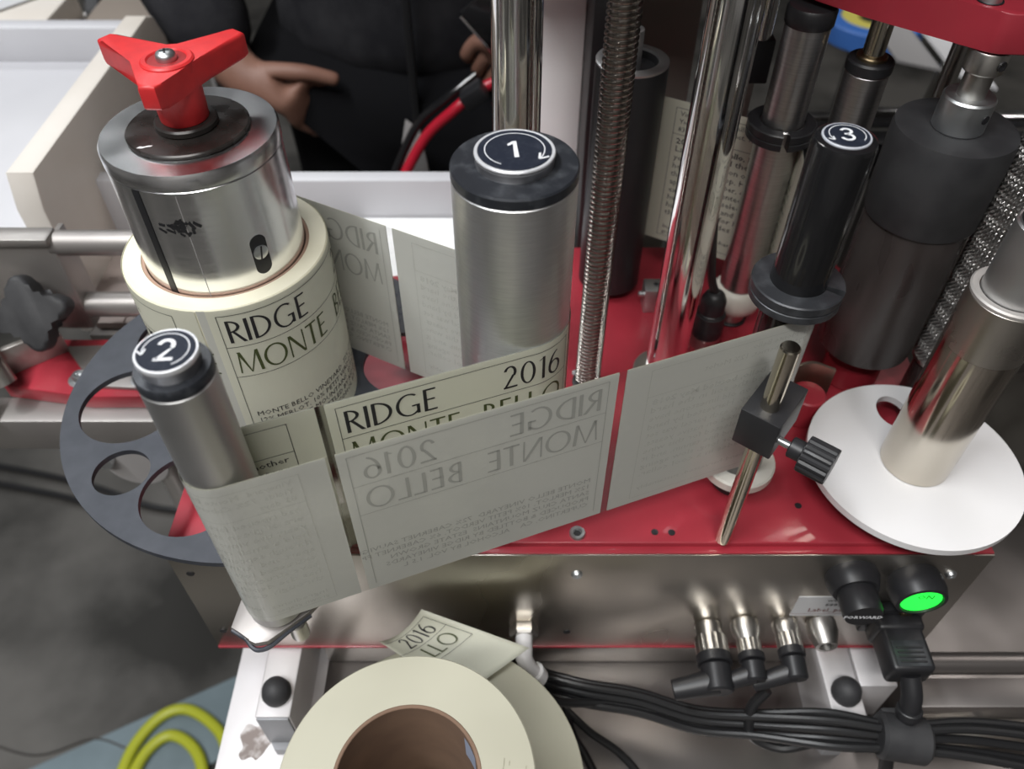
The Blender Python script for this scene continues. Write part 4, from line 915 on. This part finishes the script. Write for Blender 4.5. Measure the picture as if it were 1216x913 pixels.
obj('outer_ring', ringz(.065, .10, -.02, .02, 36, .003), BLUET, t); obj('inner_core', ringz(.03, .0645, -.018, .018, 32, .003), YELT, t); obj('stand', cylz(.028, -.60, .01, 20), BLACK, t)
cable([(.52, 1.50, -.12), (.44, 1.20, -.16), (.36, .98, -.16), (.325, .86, -.14), (.315, .77, -.06), (.33, .73, -.01)], .007, 'dark grey cable hanging in the gap between the two steel rollers', None)
t = thing('side_cabinet', (.45, .46, -.30), 'dark brown machine panel at the right edge beyond the steel spindle', 'cabinet'); obj('front_panel', box(-.165, .25, 0, .10, .20, .335, .002), DARKP, t); obj('plinth', box(-.165, .25, .02, .10, FZ+.30, .19, .002), STEEL, t)
t = thing('floor_strut', (.36, .40, -.20), 'dark slanting steel strut at the right edge beside the white disc', 'strut'); obj('strut', cyl2((-.02, .05, .05), (.05, -.10, -.06), .011, 12), DARKP, t); obj('brace', box(-.06, .20, .02, .04, -.02, .01, .002), STEEL, t)

# ------------------------------------------------------------------ red hose behind
t = thing('air_hose', (-.07, .72, -.02), 'curved red hose with a black hose beside it in front of the person', 'hose')
obj('red_tube', tube([(-.062, -.02, -.105), (-.044, -.01, -.062), (-.016, 0, -.016), (.012, .0, .012), (.040, .01, .030), (.080, .02, .045)], .0055, 14, 8), REDH, t)
obj('black_tube', tube([(-.068, -.01, -.100), (-.050, 0, -.056), (-.024, .01, -.008), (.006, .01, .020), (.036, .02, .040)], .0045, 12, 8), BLACKG, t)
bm = box(-.012, .012, -.010, .010, -.008, .008, .002); bmesh.ops.rotate(bm, verts=bm.verts[:], cent=(0, 0, 0), matrix=Matrix.Rotation(R(-35), 3, 'Y')); obj('hose_clip', bm, BLACK, t, loc=(.034, 0, .030))
t = thing('white_flap', (-.105, .76, -.05), 'small white flap behind the red hose at the board edge', 'flap'); obj('flap', prism([(-.018, -.05), (.016, -.05), (.010, .0), (-.004, .012)], -.002, .002, M=Matrix(((1, 0, 0, 0), (0, 0, 1, 0), (0, 1, 0, 0), (0, 0, 0, 1))), bev=.0005), GREYP, t)
t = thing('phone', (-.016, .762, .046), 'dark slab with a silver edge held by the person at top centre', 'phone')
def ph(bm): bmesh.ops.rotate(bm, verts=bm.verts[:], cent=(0, 0, 0), matrix=Matrix.Rotation(R(-40), 3, 'Y')); return bm
obj('slab', ph(box(-.010, .030, -.003, .003, -.045, .040, .002)), BLACKG, t); obj('silver_edge', ph(box(-.0125, -.0100, -.0032, .0032, -.040, .036, .0006)), CHROME, t)

# ------------------------------------------------------------------ person
def skin_body(name, verts, edges, radii, m, parent, sub=2, root=0):
    me = bpy.data.meshes.new(name); me.from_pydata([Vector(v) for v in verts], edges, []); o = bpy.data.objects.new(name, me); COL.objects.link(o); o.parent = parent; me.materials.append(m)
    md = o.modifiers.new('skin', 'SKIN'); md.use_smooth_shade = True
    for i, r in enumerate(radii):
        sv = me.skin_vertices[0].data[i]; sv.radius = (r, r) if not isinstance(r, tuple) else r; sv.use_root = (i == root)
    s = o.modifiers.new('sub', 'SUBSURF'); s.levels = sub; s.render_levels = sub; return o
pp = thing('person', (-.105, .96, FZ), 'person in black fleece jacket and black trousers standing behind the machine, hand at hip', 'person')
def chain_builder():
    V, E, Rr = [], [], []
    def add(p, r, parent=None):
        V.append(p); Rr.append(r)
        if parent is not None: E.append((parent, len(V)-1))
        return len(V)-1
    return V, E, Rr, add
# body (skin): pelvis root, torso, head, arms with hands, legs
V, E, Rr, add = chain_builder()
pel = add((0, 0, .93), (.135, .095)); wa = add((0, 0, 1.08), (.125, .088), pel); ch = add((0, .0, 1.28), (.145, .10), wa); up = add((0, .01, 1.40), (.10, .075), ch); nk = add((0, 0, 1.49), .052, up)
hd0 = add((0, -.012, 1.55), (.062, .075), nk); hd1 = add((0, -.008, 1.63), (.074, .094), hd0); hd2 = add((0, 0, 1.70), (.060, .075), hd1)
nose = add((0, -.105, 1.61), .012, hd1)
HANDS = ((-1, Vector((-.182, -.150, .908)), Vector((-.290, -.03, 1.10)), Vector((.88, .10, -.34))), (1, Vector((.134, -.150, .985)), Vector((.285, .0, 1.14)), Vector((-.62, -.10, -.66))))
for sgn, wr, el, hdir in HANDS:
    sh = add((sgn*.165, .01, 1.385), .056, up); elb = add(tuple(el), .042, sh); w_ = add(tuple(wr), .026, elb)
    hdir = hdir.normalized(); side = Vector((0, 0, 1)).cross(hdir).normalized(); side = hdir.cross(Vector((0, -1, .2))).normalized()
    palm = add(tuple(wr+hdir*.034), (.032, .018), w_)
    knk = add(tuple(wr+hdir*.058), (.034, .017), palm)
    for j, ln in enumerate((.9, 1.0, .94, .78)):
        b0 = wr+hdir*.068+side*((j-1.5)*.0175); bend = Vector((0, .75, -.65)).normalized()
        f1 = add(tuple(b0), .0088, knk); f2 = add(tuple(b0+hdir*.020*ln+bend*.014*ln), .0082, f1); f3 = add(tuple(b0+hdir*.012*ln+bend*.040*ln), .0078, f2)
    t1 = add(tuple(wr+hdir*.030+side*-.026+Vector((0, -.010, 0))), .0105, palm); t2_ = add(tuple(wr+hdir*.066+side*-.036+Vector((0, -.014, 0))), .0090, t1); add(tuple(wr+hdir*.100+side*-.036+Vector((0, -.010, 0))), .0076, t2_)
for sgn in (-1, 1):
    hp = add((sgn*.085, 0, .86), .088, pel); kn_ = add((sgn*.095, -.01, .48), .058, hp); an = add((sgn*.10, .02, .09), .036, kn_); add((sgn*.11, -.11, .04), .034, an)
body = skin_body('body', V, E, Rr, SKIN, pp)
# jacket
V, E, Rr, add = chain_builder()
h0 = add((0, 0, .862), (.186, .140)); h1 = add((0, 0, .94), (.182, .135), h0); wa = add((0, 0, 1.08), (.168, .125), h1); ch = add((0, 0, 1.28), (.180, .128), wa); up = add((0, .01, 1.41), (.115, .090), ch); add((0, .005, 1.475), .066, up)
for sgn, wr, el, hdir in HANDS:
    sh = add((sgn*.175, .01, 1.385), .075, up); elb = add(tuple(el), .066, sh); mid = add(tuple(el.lerp(wr, .6)), .054, elb); add(tuple(el.lerp(wr, .96)), .044, mid)
skin_body('jacket', V, E, Rr, JACKET, pp)
obj('zip', box(-.004, .004, -.146, -.136, .86, 1.40, .001), BLACK, pp)
V, E, Rr, add = chain_builder()
p0 = add((0, 0, .93), (.155, .115))
for sgn in (-1, 1):
    hp = add((sgn*.088, 0, .85), .104, p0); kn_ = add((sgn*.098, -.01, .48), .074, hp); add((sgn*.102, .02, .08), .056, kn_)
skin_body('trousers', V, E, Rr, TROUSER, pp)
for sgn in (-1, 1): obj('shoe', box(sgn*.105-.048, sgn*.105+.048, -.19, .075, 0, .09, .03, seg=3), SHOE, pp, 60)
bm = BM(); bmesh.ops.create_uvsphere(bm, u_segments=24, v_segments=14, radius=1, matrix=Matrix.Translation((0, .015, 1.665)) @ Matrix.Diagonal((.084, .098, .088, 1))); obj('hair', bm, HAIR, pp, 60)
for sgn in (-1, 1):
    bm = BM(); bmesh.ops.create_uvsphere(bm, u_segments=14, v_segments=8, radius=.012, matrix=Matrix.Translation((sgn*.030, -.086, 1.628))); obj('eye', bm, WHITEP, pp, 60)
    bm = BM(); bmesh.ops.create_uvsphere(bm, u_segments=12, v_segments=8, radius=1, matrix=Matrix.Translation((sgn*.076, 0, 1.615)) @ Matrix.Diagonal((.010, .018, .030, 1))); obj('ear', bm, SKIN, pp, 60)
obj('mouth', box(-.024, .024, -.098, -.080, 1.560, 1.568, .003), mat('lips', (.30, .10, .09), .5), pp)
